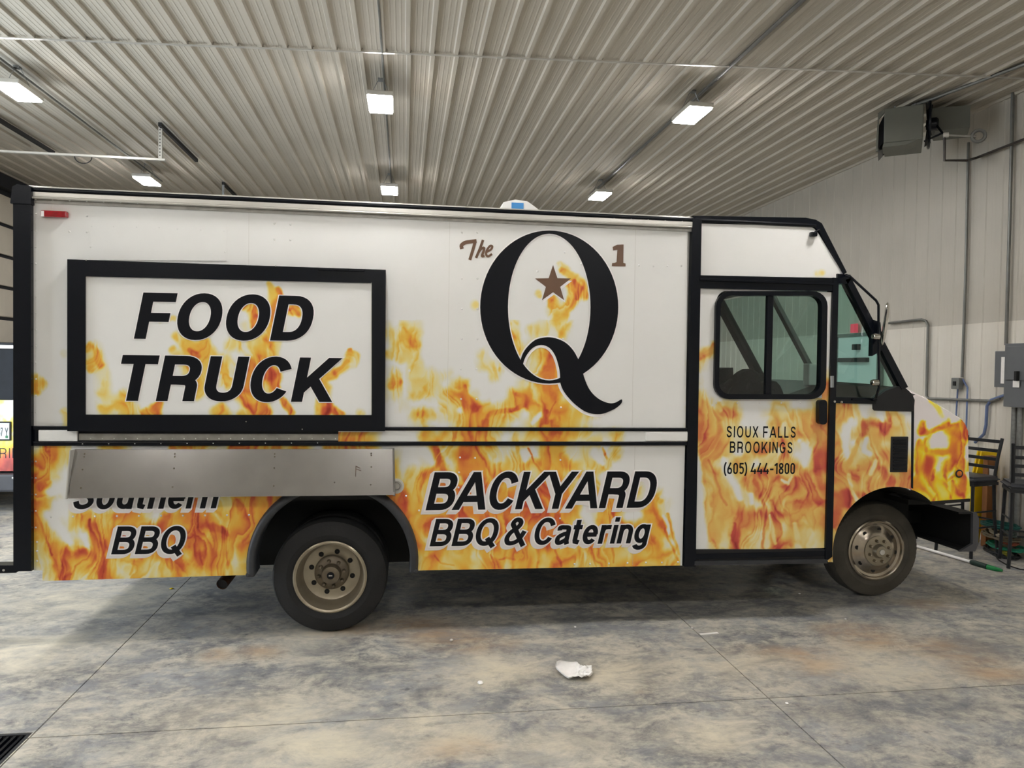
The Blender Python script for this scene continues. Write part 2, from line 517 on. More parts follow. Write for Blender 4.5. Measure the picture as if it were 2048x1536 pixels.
QIN = [
    (2, .9, [(1120, 527, 5), (1130, 542, 8)]), (4, .8, [(1124, 540, 4), (1140, 552, 6)]), (4, .9, [(1148, 560, 9), (1165, 575, 9), (1168, 592, 8)]),
    (5, .8, [(1142, 570, 10), (1150, 590, 10), (1140, 610, 10)]), (7, .7, [(1146, 563, 3), (1158, 580, 5), (1152, 600, 3)]), (0, 1, [(1170, 625, 8)]),
    (3, .9, [(1076, 585, 5), (1078, 592, 4)]), (4, .9, [(1105, 600, 10), (1112, 620, 16), (1120, 650, 10), (1118, 670, 9)]),
    (6, .8, [(1104, 598, 7), (1100, 612, 6)]), (4, .8, [(1132, 622, 8), (1128, 640, 6)]), (2, .9, [(1062, 662, 10), (1085, 660, 14), (1110, 672, 10)]),
    (3, .9, [(1074, 662, 8)]), (3, .9, [(1021, 648, 4), (1026, 675, 8), (1035, 695, 10), (1042, 712, 10)]), (5, .8, [(1022, 660, 4), (1028, 685, 5), (1036, 698, 4)]),
    (2, .9, [(948, 612, 8)]), (3, .8, [(950, 611, 5)]),
    (2, .9, [(992, 735, 10), (1000, 742, 7)]), (4, .8, [(998, 739, 4)]), (2, .9, [(1055, 766, 10)])]
BODY = [
    (2.6, 1, [(1636, 549, 6), (1645, 547, 6)]),
    (4, .8, [(70, 757, 8), (78, 768, 11), (72, 780, 9)]), (5, .8, [(74, 768, 7)]), (2, .9, [(130, 708, 7)]), (3, .9, [(127, 822, 6), (132, 840, 6)]), (2, .9, [(133, 850, 7)]),
    (2, .9, [(765, 667, 8), (782, 670, 8)]), (5, .8, [(808, 657, 4), (818, 675, 7), (828, 692, 6)]), (3, .9, [(834, 690, 6), (830, 715, 6)]),
    (3, .9, [(778, 710, 8), (800, 715, 10), (812, 698, 8)]), (2, .8, [(827, 720, 3), (826, 745, 3), (832, 775, 5), (845, 792, 7)]),
    (5, .8, [(790, 758, 6), (796, 765, 7), (780, 775, 6)]), (5, .8, [(845, 830, 6), (838, 829, 4)]), (0, .9, [(820, 740, 2)]),
    (0, .9, [(98, 985, 10), (120, 975, 14)]), (0, .9, [(96, 1030, 9), (115, 1050, 9), (132, 1072, 8), (142, 1086, 6)]), (0, .9, [(171, 1072, 6), (173, 1090, 6)]),
    (7, .8, [(70, 1020, 2), (82, 1050, 2), (94, 1085, 2), (102, 1110, 2)]), (7, .8, [(182, 1040, 3), (188, 1080, 4), (192, 1110, 3), (206, 1140, 3)]),
    (7, .8, [(128, 1130, 5), (122, 1155, 5)]), (7, .7, [(204, 1132, 3), (202, 1156, 4)]), (2, .8, [(240, 1115, 3), (236, 1145, 3)]), (6, .8, [(268, 1120, 2), (260, 1150, 2)]),
    (7, .8, [(388, 1068, 3), (398, 1100, 3), (408, 1130, 2)]), (7, .8, [(425, 1055, 8), (440, 1060, 6), (455, 1070, 3)]), (2, .8, [(432, 1030, 3), (445, 1050, 3), (452, 1055, 2)]),
    (1, .9, [(1010, 895, 7), (1003, 920, 6), (992, 922, 5)]), (0, .9, [(1048, 905, 7), (1052, 918, 5)]), (1, .9, [(1142, 900, 12), (1152, 908, 12)]),
    (7, .8, [(1058, 898, 1.5), (1068, 925, 1.5), (1085, 945, 1.5)]), (7, .8, [(878, 900, 4), (882, 925, 6), (888, 945, 5)]), (0, .9, [(845, 905, 16), (862, 925, 8)]),
    (8, .8, [(1204, 895, 1.5), (1214, 918, 2)]), (3, .9, [(1217, 920, 4), (1218, 930, 5)]), (0, .9, [(1190, 905, 10), (1205, 925, 4)]),
    (5, .8, [(1093, 775, 3), (1097, 815, 3), (1090, 850, 5)]), (7, .8, [(1096, 820, 3), (1094, 845, 4)]), (7, .8, [(1112, 800, 1.5), (1100, 830, 1.5)]),
    (7, .8, [(945, 805, 5), (952, 818, 5)]), (6, .8, [(1036, 790, 4), (1048, 795, 5), (1046, 812, 5), (1030, 818, 4), (1000, 822, 4), (978, 830, 5)]), (6, .8, [(931, 772, 3), (932, 785, 5), (942, 800, 7)]),
    (0, 1, [(1000, 780, 16), (985, 800, 8)]), (0, .9, [(1080, 830, 5), (1066, 845, 4)]), (0, .9, [(920, 820, 6)]),
    (8, .7, [(1110, 1100, 2), (1118, 1118, 2), (1124, 1132, 2)]), (7, .7, [(983, 1110, 1.5), (990, 1125, 1.5), (995, 1136, 1.5)]), (7, .7, [(1000, 1120, 1.5), (1015, 1114, 2), (1030, 1118, 1.5)]),
    (6, .8, [(870, 1112, 1.5), (882, 1128, 1.5), (905, 1132, 1.5)]), (6, .7, [(1185, 1110, 1.5), (1195, 1132, 1.5)]), (6, .7, [(1222, 1090, 2), (1228, 1125, 1.5)]),
    (0, .9, [(1328, 1035, 4), (1338, 1055, 5), (1336, 1068, 4)]), (6, .8, [(1338, 1030, 2), (1342, 1048, 3), (1348, 1075, 3), (1358, 1110, 2)]), (7, .8, [(1330, 1060, 2), (1340, 1090, 2), (1356, 1122, 2)]),
    (4, .8, [(1312, 995, 3), (1322, 1005, 5)]), (0, .9, [(1255, 1030, 12), (1275, 1030, 10)]), (0, .9, [(1170, 1030, 8), (1185, 1050, 9)]),
    (2, .8, [(853, 1080, 3), (850, 1110, 3)]), (2, .8, [(880, 890, 3), (892, 910, 3), (905, 935, 5)]), (2, .9, [(920, 955, 5), (925, 965, 5)])]
DOOR = [
    (5, .8, [(1394, 718, 4), (1408, 712, 4), (1418, 706, 4), (1424, 690, 3)]), (6, .8, [(1396, 719, 2), (1416, 710, 2)]),
    (5, .8, [(1392, 790, 4), (1402, 812, 8), (1418, 828, 8), (1440, 838, 6)]), (6, .8, [(1450, 822, 7), (1462, 830, 7)]), (3, .9, [(1438, 808, 4), (1442, 820, 4)]),
    (0, .9, [(1440, 800, 3)]), (0, .9, [(1425, 812, 2)]),
    (0, .9, [(1447, 920, 5), (1455, 950, 7), (1470, 975, 8), (1478, 998, 6)]), (0, .9, [(1500, 990, 5), (1501, 1008, 4)]),
    (0, .9, [(1605, 890, 5), (1612, 910, 11), (1608, 925, 9)]), (0, .9, [(1598, 882, 4)]), (0, .9, [(1478, 905, 8)]), (0, .8, [(1392, 910, 6), (1398, 970, 8), (1400, 1030, 8), (1408, 1080, 10)]),
    (6, .8, [(1404, 900, 2), (1406, 940, 2), (1415, 985, 2), (1412, 1010, 2), (1422, 1050, 2), (1430, 1092, 2)]),
    (7, .8, [(1418, 920, 2), (1430, 950, 2), (1438, 985, 2), (1452, 1012, 2)]), (4, .8, [(1420, 950, 5), (1428, 990, 5), (1420, 1030, 8), (1432, 1070, 7)]),
    (7, .8, [(1510, 960, 3), (1520, 990, 3), (1530, 1020, 3), (1528, 1060, 2), (1522, 1094, 3)]), (8, .7, [(1466, 1050, 3), (1463, 1085, 3)]),
    (6, .8, [(1530, 980, 1.5), (1545, 1010, 1.5), (1556, 1035, 1.5), (1560, 1060, 1.5)]), (7, .8, [(1560, 960, 8), (1575, 972, 9), (1592, 960, 7)]),
    (4, .8, [(1570, 1000, 10), (1578, 1012, 9)]), (6, .7, [(1556, 985, 1.5), (1565, 1015, 1.5), (1580, 1030, 1.5), (1600, 1020, 1.5), (1618, 985, 1.5), (1624, 950, 1.5)]),
    (2, .8, [(1560, 960, 2), (1575, 968, 3), (1582, 955, 2)]), (7, .8, [(1632, 905, 5), (1636, 940, 6), (1645, 975, 5)]), (2, .8, [(1560, 900, 5), (1535, 925, 12)]),
    (2, .8, [(1538, 1030, 2), (1544, 1060, 4), (1548, 1085, 3)]), (2, .8, [(1590, 1050, 4), (1595, 1080, 5)]), (2, .8, [(1620, 1060, 5), (1622, 1085, 6)]), (4, .8, [(1486, 1060, 5), (1490, 1085, 8)]),
    (0, .9, [(1700, 842, 6), (1696, 870, 8), (1690, 895, 8), (1694, 908, 8)]), (0, .9, [(1732, 880, 5), (1728, 905, 6), (1738, 910, 5)]), (0, .9, [(1725, 815, 12), (1730, 832, 7)]),
    (0, .9, [(1762, 828, 9), (1765, 838, 5)]), (1, .8, [(1750, 925, 5), (1742, 945, 5)]), (5, .8, [(1722, 870, 3), (1712, 900, 4), (1698, 925, 4)]),
    (7, .8, [(1765, 855, 8), (1768, 865, 6)]), (6, .7, [(1735, 860, 1.5), (1742, 890, 1.5), (1755, 920, 1.5)]), (7, .8, [(1765, 940, 7), (1772, 955, 9)]), (7, .8, [(1776, 822, 3), (1780, 840, 3)]),
    (3, .9, [(1800, 835, 10), (1792, 845, 8)]), (7, .8, [(1685, 990, 9), (1690, 1005, 8)]), (2, .8, [(1695, 950, 4), (1700, 980, 3), (1712, 998, 4)]),
    (3, .8, [(1668, 1060, 3), (1670, 1090, 4)]), (7, .8, [(1664, 1030, 4), (1660, 1050, 4)])]
HOOD = [
    (3, .8, [(1862, 800, 4), (1876, 815, 4), (1885, 830, 4)]), (3, .9, [(1898, 838, 4), (1890, 850, 6)]),
    (6, .8, [(1848, 845, 4), (1846, 862, 7), (1860, 868, 4)]), (7, .8, [(1846, 862, 5)]), (5, .8, [(1866, 865, 4), (1884, 856, 5), (1898, 846, 4)]),
    (5, .8, [(1904, 852, 4), (1918, 850, 5), (1928, 842, 5)]), (6, .8, [(1932, 845, 8), (1934, 870, 9)]), (4, .8, [(1900, 862, 8), (1915, 860, 8)]),
    (4, .8, [(1842, 885, 5), (1838, 910, 6), (1832, 940, 6)]), (5, .8, [(1855, 880, 4), (1852, 900, 6)]), (3, .9, [(1862, 875, 4), (1858, 890, 4)]),
    (6, .8, [(1865, 905, 5), (1885, 905, 6), (1905, 898, 8), (1912, 875, 10)]), (7, .8, [(1915, 895, 9), (1908, 920, 8), (1900, 935, 6)]),
    (5, .8, [(1925, 890, 7), (1922, 920, 6), (1920, 950, 8)]), (5, .8, [(1860, 920, 12), (1850, 945, 12)]), (7, .8, [(1858, 925, 9), (1852, 938, 8)]),
    (4, .8, [(1845, 975, 22), (1880, 985, 22), (1915, 985, 24)]), (3, .9, [(1832, 975, 10), (1840, 995, 10), (1860, 990, 14)]), (5, .8, [(1895, 925, 7), (1890, 945, 7)]),
    (2, .9, [(1880, 950, 7), (1878, 970, 8), (1890, 985, 8)]), (6, .7, [(1893, 930, 1.5), (1890, 950, 2), (1898, 960, 2), (1908, 952, 2)]),
    (6, .8, [(1928, 955, 5), (1926, 985, 7)]), (6, .7, [(1910, 960, 2), (1905, 995, 2)]), (6, .7, [(1870, 940, 2), (1864, 960, 2)]), (0, .9, [(1882, 880, 9), (1868, 885, 5), (1890, 890, 6)]),
    (0, .9, [(1936, 895, 4), (1932, 915, 4)]), (3, .9, [(1938, 925, 3), (1936, 940, 3)]), (5, .8, [(1872, 990, 2), (1866, 1004, 2)])]


def heat_field(x, y, hatch=False, hood=False):
    """x, y: artwork units (numpy).  Returns heat 0..9"""
    wx = (fbm(x / 34, y / 46, 3) - .5) * 22 + (fbm(x / 11, y / 16, 5, 3) - .5) * 9
    wy = (fbm(x / 34, y / 46, 8) - .5) * 22 + (fbm(x / 11, y / 16, 9, 3) - .5) * 7
    X = x + wx * .8; Y = y + wy * .8
    h = np.zeros_like(x)
    if not hatch and not hood:
        for x0, y0, G in ART:
            hh, ww = G.shape
            inside = (x >= x0) & (x < x0 + 20 * ww) & (y >= y0) & (y < y0 + 20 * hh + 40)
            if x0 == 60: inside &= x < 640
            if x0 == 760: inside &= x < 1388
            val = _bil(G, (X - x0) / 20 - .5, (Y - y0) / 20 - .5)
            if y0 < 800: val = val * np.clip((y - y0 + 6) / 14, 0, 1)
            h = np.where(inside, val, h)
        # between the hatch and the belt, and behind the wheel arch
        inside = (x >= 500) & (x < 765) & (y > 864)
        gap = 5.2 + 1.6 * (fbm(x / 30, y / 60, 31) - .5) - 5.2 * np.exp(-((x - 770) / 26.) ** 2 - ((y - 880) / 40.) ** 2) - 5 * np.exp(-((x - 636) / 14.) ** 2)
        h = np.where(inside, gap, h)
        strokes = BODY + QIN + DOOR
    else:
        strokes = HATCH if hatch else HOOD
    Xs = x + wx * .42; Ys = y + wy * .42
    for val, soft, pts in strokes:
        best = np.full(x.shape, 1e9)
        xs = [p[0] for p in pts]; ys = [p[1] for p in pts]; rm = max(p[2] for p in pts) * 2.2 + 14
        m = (x > min(xs) - rm) & (x < max(xs) + rm) & (y > min(ys) - rm) & (y < max(ys) + rm)
        if not m.any(): continue
        px = Xs[m]; py = Ys[m]; bd = np.full(px.shape, 1e9)
        if len(pts) == 1:
            bd = np.hypot(px - pts[0][0], py - pts[0][1]) / pts[0][2]
        for a, b in zip(pts[:-1], pts[1:]):
            dx, dy = b[0] - a[0], b[1] - a[1]; L2 = dx * dx + dy * dy + 1e-9
            t = np.clip(((px - a[0]) * dx + (py - a[1]) * dy) / L2, 0, 1)
            d = np.hypot(px - a[0] - t * dx, py - a[1] - t * dy) / (a[2] + (b[2] - a[2]) * t)
            bd = np.minimum(bd, d)
        k = np.clip(((2.1 if hood else 1.75) - bd) / ((2.0 if hood else 1.5) * soft), 0, 1); k = k * k * (3 - 2 * k)
        if rm < 22 and val > 5: k = k * .62
        h[m] = h[m] * (1 - k) + val * k
    # silky folds: contour bands of a stretched field, crisp on one side and fading on the other
    u = X + 40 * (fbm(x / 60, y / 85, 41, 2) - .5) * 2

    def folds(f, n, sharp=.24):
        t = f * n; t = t - np.floor(t)
        return np.where(t < 1 - sharp, (t / (1 - sharp)) ** 1.7, (1 - t) / sharp)
    f1 = folds(fbm(u / 40, Y / 150, 51, 2), 4.6)
    f2 = folds(fbm(u / 30 + 40, Y / 120, 61, 2), 4.0)
    lo = (fbm(u / 30, Y / 75, 71, 3) - .5)
    inside = np.clip(h / 3.2, 0, 1)
    h = h + inside * (f1 * 2.3 + f2 * 1.3 - 1.75 + lo * 2.8)
    return np.clip(h, 0, 9)


_K = np.array([0, .6, 1.6, 3.0, 4.2, 5.3, 6.3, 7.4, 9.0])
_C = np.array([s2l(c) for c in [WHITE, (230, 226, 206), (233, 219, 150), (234, 198, 90), (232, 174, 66), (226, 142, 60), (213, 110, 58), (199, 82, 56), (150, 50, 40)]])
_CH = np.array([s2l(c) for c in [(232, 224, 222), (234, 228, 205), (238, 226, 110), (240, 214, 34), (236, 172, 40), (224, 128, 50), (208, 92, 52), (196, 70, 50), (150, 50, 40)]])
_CD = np.array([s2l(c) for c in [WHITE, (232, 226, 206), (233, 218, 156), (231, 198, 112), (228, 176, 94), (222, 150, 86), (213, 118, 76), (200, 86, 74), (150, 50, 48)]])


def colorize(h, C=_C):
    out = np.empty(h.shape + (4,), dtype=np.float32); out[..., 3] = 1
    for k in range(3): out[..., k] = np.interp(h, _K, C[:, k])
    return out


R_T = R.T


def to_art(X, Y, Z):
    """place on the vinyl -> artwork units (the sheet was drawn square-on to the first view of the truck)"""
    wx = np.stack([X, Y, Z - H_CAM]); c = np.tensordot(R_T, wx, axes=1)
    return 1024 + FPX * c[0] / c[2], 768 + FPX * c[1] / c[2]


def paint(o, hatch=False, hood=False, C=_C, fixed_y=None, post=None):
    me = o.data; n = len(me.vertices); co = np.empty(n * 3); me.vertices.foreach_get('co', co); co = co.reshape(-1, 3)
    Y = np.full(n, fixed_y) if fixed_y is not None else co[:, 1]
    u, v = to_art(co[:, 0], Y, co[:, 2])
    h = heat_field(u, v, hatch, hood)
    if post is not None: h = post(u, v, h)
    col = colorize(h, C)
    a = me.color_attributes.new('print', 'FLOAT_COLOR', 'POINT')
    a.data.foreach_set('color', col.ravel())


def sheet(name, poly, y, step, material, parent=None, holes=(), thick=0.0):
    """gridded flat sheet at depth y, outline poly (x,z) convex-ish, circular holes (cx,cz,r); edges snapped to the outline"""
    xs = [p[0] for p in poly]; zs = [p[1] for p in poly]
    nx = max(1, int(math.ceil((max(xs) - min(xs)) / step))); nz = max(1, int(math.ceil((max(zs) - min(zs)) / step)))
    gx = np.linspace(min(xs), max(xs), nx + 1); gz = np.linspace(min(zs), max(zs), nz + 1)
    X, Z = np.meshgrid(gx, gz)
    px = np.array([p[0] for p in poly]); pz = np.array([p[1] for p in poly])

    def inpoly(x, z):
        c = np.zeros(x.shape, bool); j = len(poly) - 1
        for i in range(len(poly)):
            cond = ((pz[i] > z) != (pz[j] > z))
            with np.errstate(divide='ignore', invalid='ignore'):
                xi = (px[j] - px[i]) * (z - pz[i]) / (pz[j] - pz[i] + 1e-12) + px[i]
            c ^= cond & (x < xi); j = i
        return c
    cx = (X[:-1, :-1] + X[1:, 1:]) / 2; cz = (Z[:-1, :-1] + Z[1:, 1:]) / 2
    keep = inpoly(cx, cz)
    for hx, hz, hr in holes: keep &= np.hypot(cx - hx, cz - hz) > hr
    idx = np.arange(X.size).reshape(X.shape)
    a = idx[:-1, :-1][keep]; b = idx[:-1, 1:][keep]; c = idx[1:, 1:][keep]; d = idx[1:, :-1][keep]
    used = np.unique(np.concatenate([a, b, c, d])); rm = -np.ones(X.size, int); rm[used] = np.arange(len(used))
    vx = X.ravel()[used].copy(); vz = Z.ravel()[used].copy()
    # boundary vertices: those used by fewer than 4 cells
    cnt = np.zeros(X.size, int)
    for q in (a, b, c, d): np.add.at(cnt, q, 1)
    bd = cnt[used] < 4
    # snap to outline
    bx = vx[bd]; bz = vz[bd]; best = np.full(bx.shape, 1e9); sx = bx.copy(); sz = bz.copy()
    for i in range(len(poly)):
        j = (i + 1) % len(poly); dx = px[j] - px[i]; dz = pz[j] - pz[i]; L2 = dx * dx + dz * dz + 1e-12
        t = np.clip(((bx - px[i]) * dx + (bz - pz[i]) * dz) / L2, 0, 1); qx = px[i] + t * dx; qz = pz[i] + t * dz
        dd = np.hypot(bx - qx, bz - qz); m = dd < best; best[m] = dd[m]; sx[m] = qx[m]; sz[m] = qz[m]
    for hx, hz, hr in holes:
        rr = np.hypot(bx - hx, bz - hz); dd = np.abs(rr - hr); m = dd < best
        best[m] = dd[m]; sx[m] = hx + (bx[m] - hx) * hr / rr[m]; sz[m] = hz + (bz[m] - hz) * hr / rr[m]
    m = best < step * 1.5
    vx[np.where(bd)[0][m]] = sx[m]; vz[np.where(bd)[0][m]] = sz[m]
    n = len(vx)
    me = bpy.data.meshes.new(name)
    me.vertices.add(n); co = np.stack([vx, np.full(n, y), vz], 1); me.vertices.foreach_set('co', co.ravel())
    quads = np.stack([rm[a], rm[b], rm[c], rm[d]], 1); nf = len(quads)
    me.loops.add(nf * 4); me.loops.foreach_set('vertex_index', quads.ravel().astype(np.int32))
    me.polygons.add(nf); me.polygons.foreach_set('loop_start', np.arange(0, nf * 4, 4, dtype=np.int32))
    me.polygons.foreach_set('loop_total', np.full(nf, 4, dtype=np.int32))
    me.update(calc_edges=True); me.validate()
    me.materials.append(material)
    o = bpy.data.objects.new(name, me); COL.objects.link(o)
    if parent: o.parent = parent
    return o

# ------------------------------------------------------------ lettering: pen strokes with square ends
def arc(cx, cy, rx, ry, a0, a1, n=14, sq=2.0):
    out = []
    for i in range(n + 1):
        t = math.radians(a0 + (a1 - a0) * i / n); c = math.cos(t); s = math.sin(t)
        out.append((cx + rx * math.copysign(abs(c) ** (2 / sq), c), cy + ry * math.copysign(abs(s) ** (2 / sq), s)))
    return out


def spline(pts, n=6):
    out = []
    P_ = [pts[0]] + list(pts) + [pts[-1]]
    for i in range(1, len(P_) - 2):
        p0, p1, p2, p3 = P_[i - 1:i + 3]
        for k in range(n):
            t = k / n
            out.append(tuple(.5 * ((2 * p1[j]) + (-p0[j] + p2[j]) * t + (2 * p0[j] - 5 * p1[j] + 4 * p2[j] - p3[j]) * t * t + (-p0[j] + 3 * p1[j] - 3 * p2[j] + p3[j]) * t ** 3) for j in range(2)))
    out.append(tuple(pts[-1])); return out


def glyph(ch, t, sq=2.3):
    """strokes of a letter, cap height 1; returns (width, [(points, closed, clip y range or None)])"""
    h = t / 2; T = 1 - h * .86; B = h * .86
    S = []

    def add(p, closed=False, clip=None): S.append((p, closed, clip))
    if ch == 'F': w = .66; add([(h, 0), (h, 1)]); add([(h, T), (w, T)]); add([(h, .47), (w - .06, .47)])
    elif ch == 'E': w = .66; add([(h, 0), (h, 1)]); add([(h, T), (w, T)]); add([(h, .5), (w - .04, .5)]); add([(h, B), (w, B)])
    elif ch == 'L': w = .6; add([(h, 0), (h, 1)]); add([(h, B), (w, B)])
    elif ch == 'I': w = t; add([(h, 0), (h, 1)])
    elif ch in 'OQ':
        w = .86; add(arc(w / 2, .5, w / 2 - h, .5 - B + .012, 0, 360, 40, 2.15)[:-1], True)
        if ch == 'Q': add([(w * .55, .28), (w * .92, -.06)])
    elif ch == 'o0': pass
    elif ch == 'C': w = .80; add(arc(w / 2 + .02, .5, w / 2 - h, .5 - B + .012, 28, 328, 34, 2.15))
    elif ch == 'G': w = .8; add(arc(w / 2 + .01, .5, w / 2 - h, .5 - B, 35, 360, 34, 2.2)); add([(w * .5, .47), (w - .01, .47)])
    elif ch == 'D': w = .78; add([(h, 0), (h, 1)]); add([(h, T), (w * .42, T)] + arc(w * .42, .5, w * .58 - h, T - .5, 90, -90, 18, 2.3) + [(h, B)])
    elif ch == 'T': w = .70; add([(w / 2, 0), (w / 2, 1 - .02)]); add([(0, T), (w, T)])
    elif ch == 'U': w = .76; add([(h, 1), (h, .36)] + arc(w / 2, .36, w / 2 - h, .36 - B, 180, 360, 18, 2.2) + [(w - h, 1)])
    elif ch == 'R':
        w = .78; m = .46; add([(h, 0), (h, 1)])
        add([(h, T), (w * .5, T)] + arc(w * .5, (T + m) / 2, w * .47 - h, (T - m) / 2, 90, -90, 14, 2.3) + [(h, m)])
        add([(w * .42, m), (w * .62, m - .01)] + arc(w * .62, m - .14, w * .32 - h, .13, 90, 0, 8) + [(w * .94 - h, 0)])
    elif ch == 'B':
        w = .76; m = .52; add([(h, 0), (h, 1)])
        add([(h, T), (w * .5, T)] + arc(w * .5, (T + m) / 2, w * .45 - h, (T - m) / 2, 90, -90, 14, 2.3) + [(h, m)])
        add([(h, m), (w * .52, m)] + arc(w * .52, (B + m) / 2, w * .48 - h, (m - B) / 2, 90, -90, 14, 2.3) + [(h, B)])
    elif ch == 'P': w = .72; add([(h, 0), (h, 1)])
    elif ch == 'K': w = .80; add([(h, 0), (h, 1)]); add([(h, .24), (w + .04, 1.14)], clip=1); add([(w * .38, .58), (w - h + .10, -.12)], clip=1)
    elif ch == 'A': w = .86; add([(h * .55 - .06, -.13), (w / 2 + .035, 1.1)], clip=1); add([(w - h * .55 + .06, -.13), (w / 2 - .035, 1.1)], clip=1); add([(w * .2, .29), (w * .8, .29)])
    elif ch == 'Y': w = .84; add([(h * .4 - .03, 1.1), (w / 2, .42), (w / 2, 0)], clip=1); add([(w - h * .4 + .03, 1.1), (w / 2, .42)], clip=1)
    elif ch == 'X': w = .72; add([(h * .4 - .04, -.1), (w - h * .4 + .04, 1.1)], clip=1); add([(h * .4 - .04, 1.1), (w - h * .4 + .04, -.1)], clip=1)
    elif ch == 'N': w = .74; add([(h, 0), (h, 1)]); add([(w - h, 0), (w - h, 1)]); add([(h * .6, 1.06), (w - h * .6, -.06)], clip=1)
    elif ch == 'S':
        w = .70; add(spline([(w - h - .01, .74), (w - h - .08, .87), (w / 2, T), (h + .06, .86), (h + .03, .70), (h + .12, .58), (w / 2, .51), (w - h - .08, .43), (w - h, .28), (w - h - .07, .14), (w / 2, B), (h + .08, .13), (h, .28)], 5))
    elif ch == '&':
        w = .84; add(spline([(w - .02, .0 - .04), (.30, .66), (.22, .80), (.30, .93), (.44, .93), (.52, .82), (.44, .66), (.20, .47), (h + .01, .26), (.18, B + .01), (.38, B), (.58, .20), (w - .1, .52)], 6))
    elif ch == 'a':
        w = .58; x = .72
        add(spline([(h + .03, .52), (.13, .63), (w * .5, x - h * .85), (w - h - .03, .62), (w - h, .50)], 6) + [(w - h, .12), (w - h + .05, 0)])
        add(spline([(w - h, .42), (w * .5, .37), (h + .04, .27), (h + .02, .14), (.17, B * .8), (w * .5, B), (w - h, .2)], 6))
    elif ch == 't': w = .36; add([(w * .45, .92), (w * .45, .16), (w * .5, .1), (w * .95, B * .8)]); add([(0, .64), (w, .64)])
    elif ch == 'e':
        w = .60; cy = .355; ry = .355 - B + .01
        add(arc(w / 2, cy, w / 2 - h, ry, 0, 322, 26, 2.1)); add([(h, cy), (w - h * .3, cy)])
    elif ch == 'r': w = .42; add([(h, 0), (h, .71)]); add(spline([(h, .40), (h + .03, .55), (h + .12, .62), (w, .63)], 5))
    elif ch == 'i': w = t; add([(h, 0), (h, .71)]); add([(h, .83), (h, 1)])
    elif ch in 'nh':
        w = .58; add([(h, 0), (h, .71 if ch == 'n' else 1)]); add(arc(w / 2, .42, w / 2 - h, .72 - .42 - B, 180, 0, 14, 2.2) + [(w - h, 0)])
    elif ch == 'u': w = .58; add([(w - h, 0), (w - h, .71)]); add([(h, .71), (h, .30)] + arc(w / 2, .30, w / 2 - h, .30 - B, 180, 360, 14, 2.2))
    elif ch == 'o': w = .62; add(arc(w / 2, .355, w / 2 - h, .355 - B + .01, 0, 360, 30, 2.1)[:-1], True)
    elif ch == 'g':
        w = .60; add(arc(w / 2, .37, w / 2 - h, .35 - B + .01, 0, 360, 28, 2.1)[:-1], True)
        add([(w - h, .71), (w - h, 0)] + arc(w / 2, -.02, w / 2 - h, .15, 0, -165, 14))
    elif ch == '(': w = .3; add(spline([(w, 1.06), (w * .55, .8), (w * .4, .45), (w * .55, .1), (w, -.16)], 5))
    elif ch == ')': w = .3; add(spline([(0, 1.06), (w * .45, .8), (w * .6, .45), (w * .45, .1), (0, -.16)], 5))
    elif ch == '-': w = .40; add([(0, .42), (w, .42)])
    elif ch == '1': w = .34; add([(w - h, 0), (w - h, 1)]); add([(0, .76), (w - h, T + .02)])
    elif ch == '0': w = .52; add([(h, .34)] + arc(w / 2, .26, w / 2 - h, .26 - B, 180, 360, 10) + arc(w / 2, .74, w / 2 - h, .26 - B, 0, 180, 10), True)
    elif ch == '8': w = .54; add(arc(w / 2, .27, w / 2 - h, .27 - B, 0, 360, 20, 2.3)[:-1], True); add(arc(w / 2, .76, w / 2 - h - .02, .24 - B, 0, 360, 20, 2.3)[:-1], True)
    elif ch == '6': w = .54; add(arc(w / 2, .29, w / 2 - h, .29 - B, 0, 360, 20, 2.3)[:-1], True); add(spline([(h, .32), (h + .03, .5), (w * .72, 1.02)], 5))
    elif ch == '5': w = .52; add([(w - .02, T), (h + .04, T), (h + .02, .54)]); add(spline([(h + .02, .54), (w * .5, .62), (w - h, .50), (w - h, .2), (w * .5, B), (h, .16)], 6))
    elif ch == '4': w = .58; add([(w * .58, 1.0), (h * .4, .25), (w, .25)]); add([(w * .74, 0), (w * .74, .46)])
    elif ch == '3': w = .52; add(spline([(h, .82), (w * .5, T), (w - h, .76), (w * .45, .53)], 5)); add(spline([(w * .45, .53), (w - h, .32), (w * .5, B), (h, .2)], 5))
    elif ch == '7': w = .52; add([(0, T), (w - h, T), (w * .3, 0)])
    else: w = .32
    return w, S


def clip_poly(poly, lo, hi):
    for sgn, lim in ((1, lo), (-1, -hi)):
        out = []
        for i in range(len(poly)):
            a = poly[i - 1]; b = poly[i]; fa = sgn * a[1] - lim; fb = sgn * b[1] - lim
            if (fa < 0) != (fb < 0):
                t = fa / (fa - fb); out.append((a[0] + (b[0] - a[0]) * t, a[1] + (b[1] - a[1]) * t))
            if fb >= 0: out.append(b)
        poly = out
        if len(poly) < 3: return []
    return poly


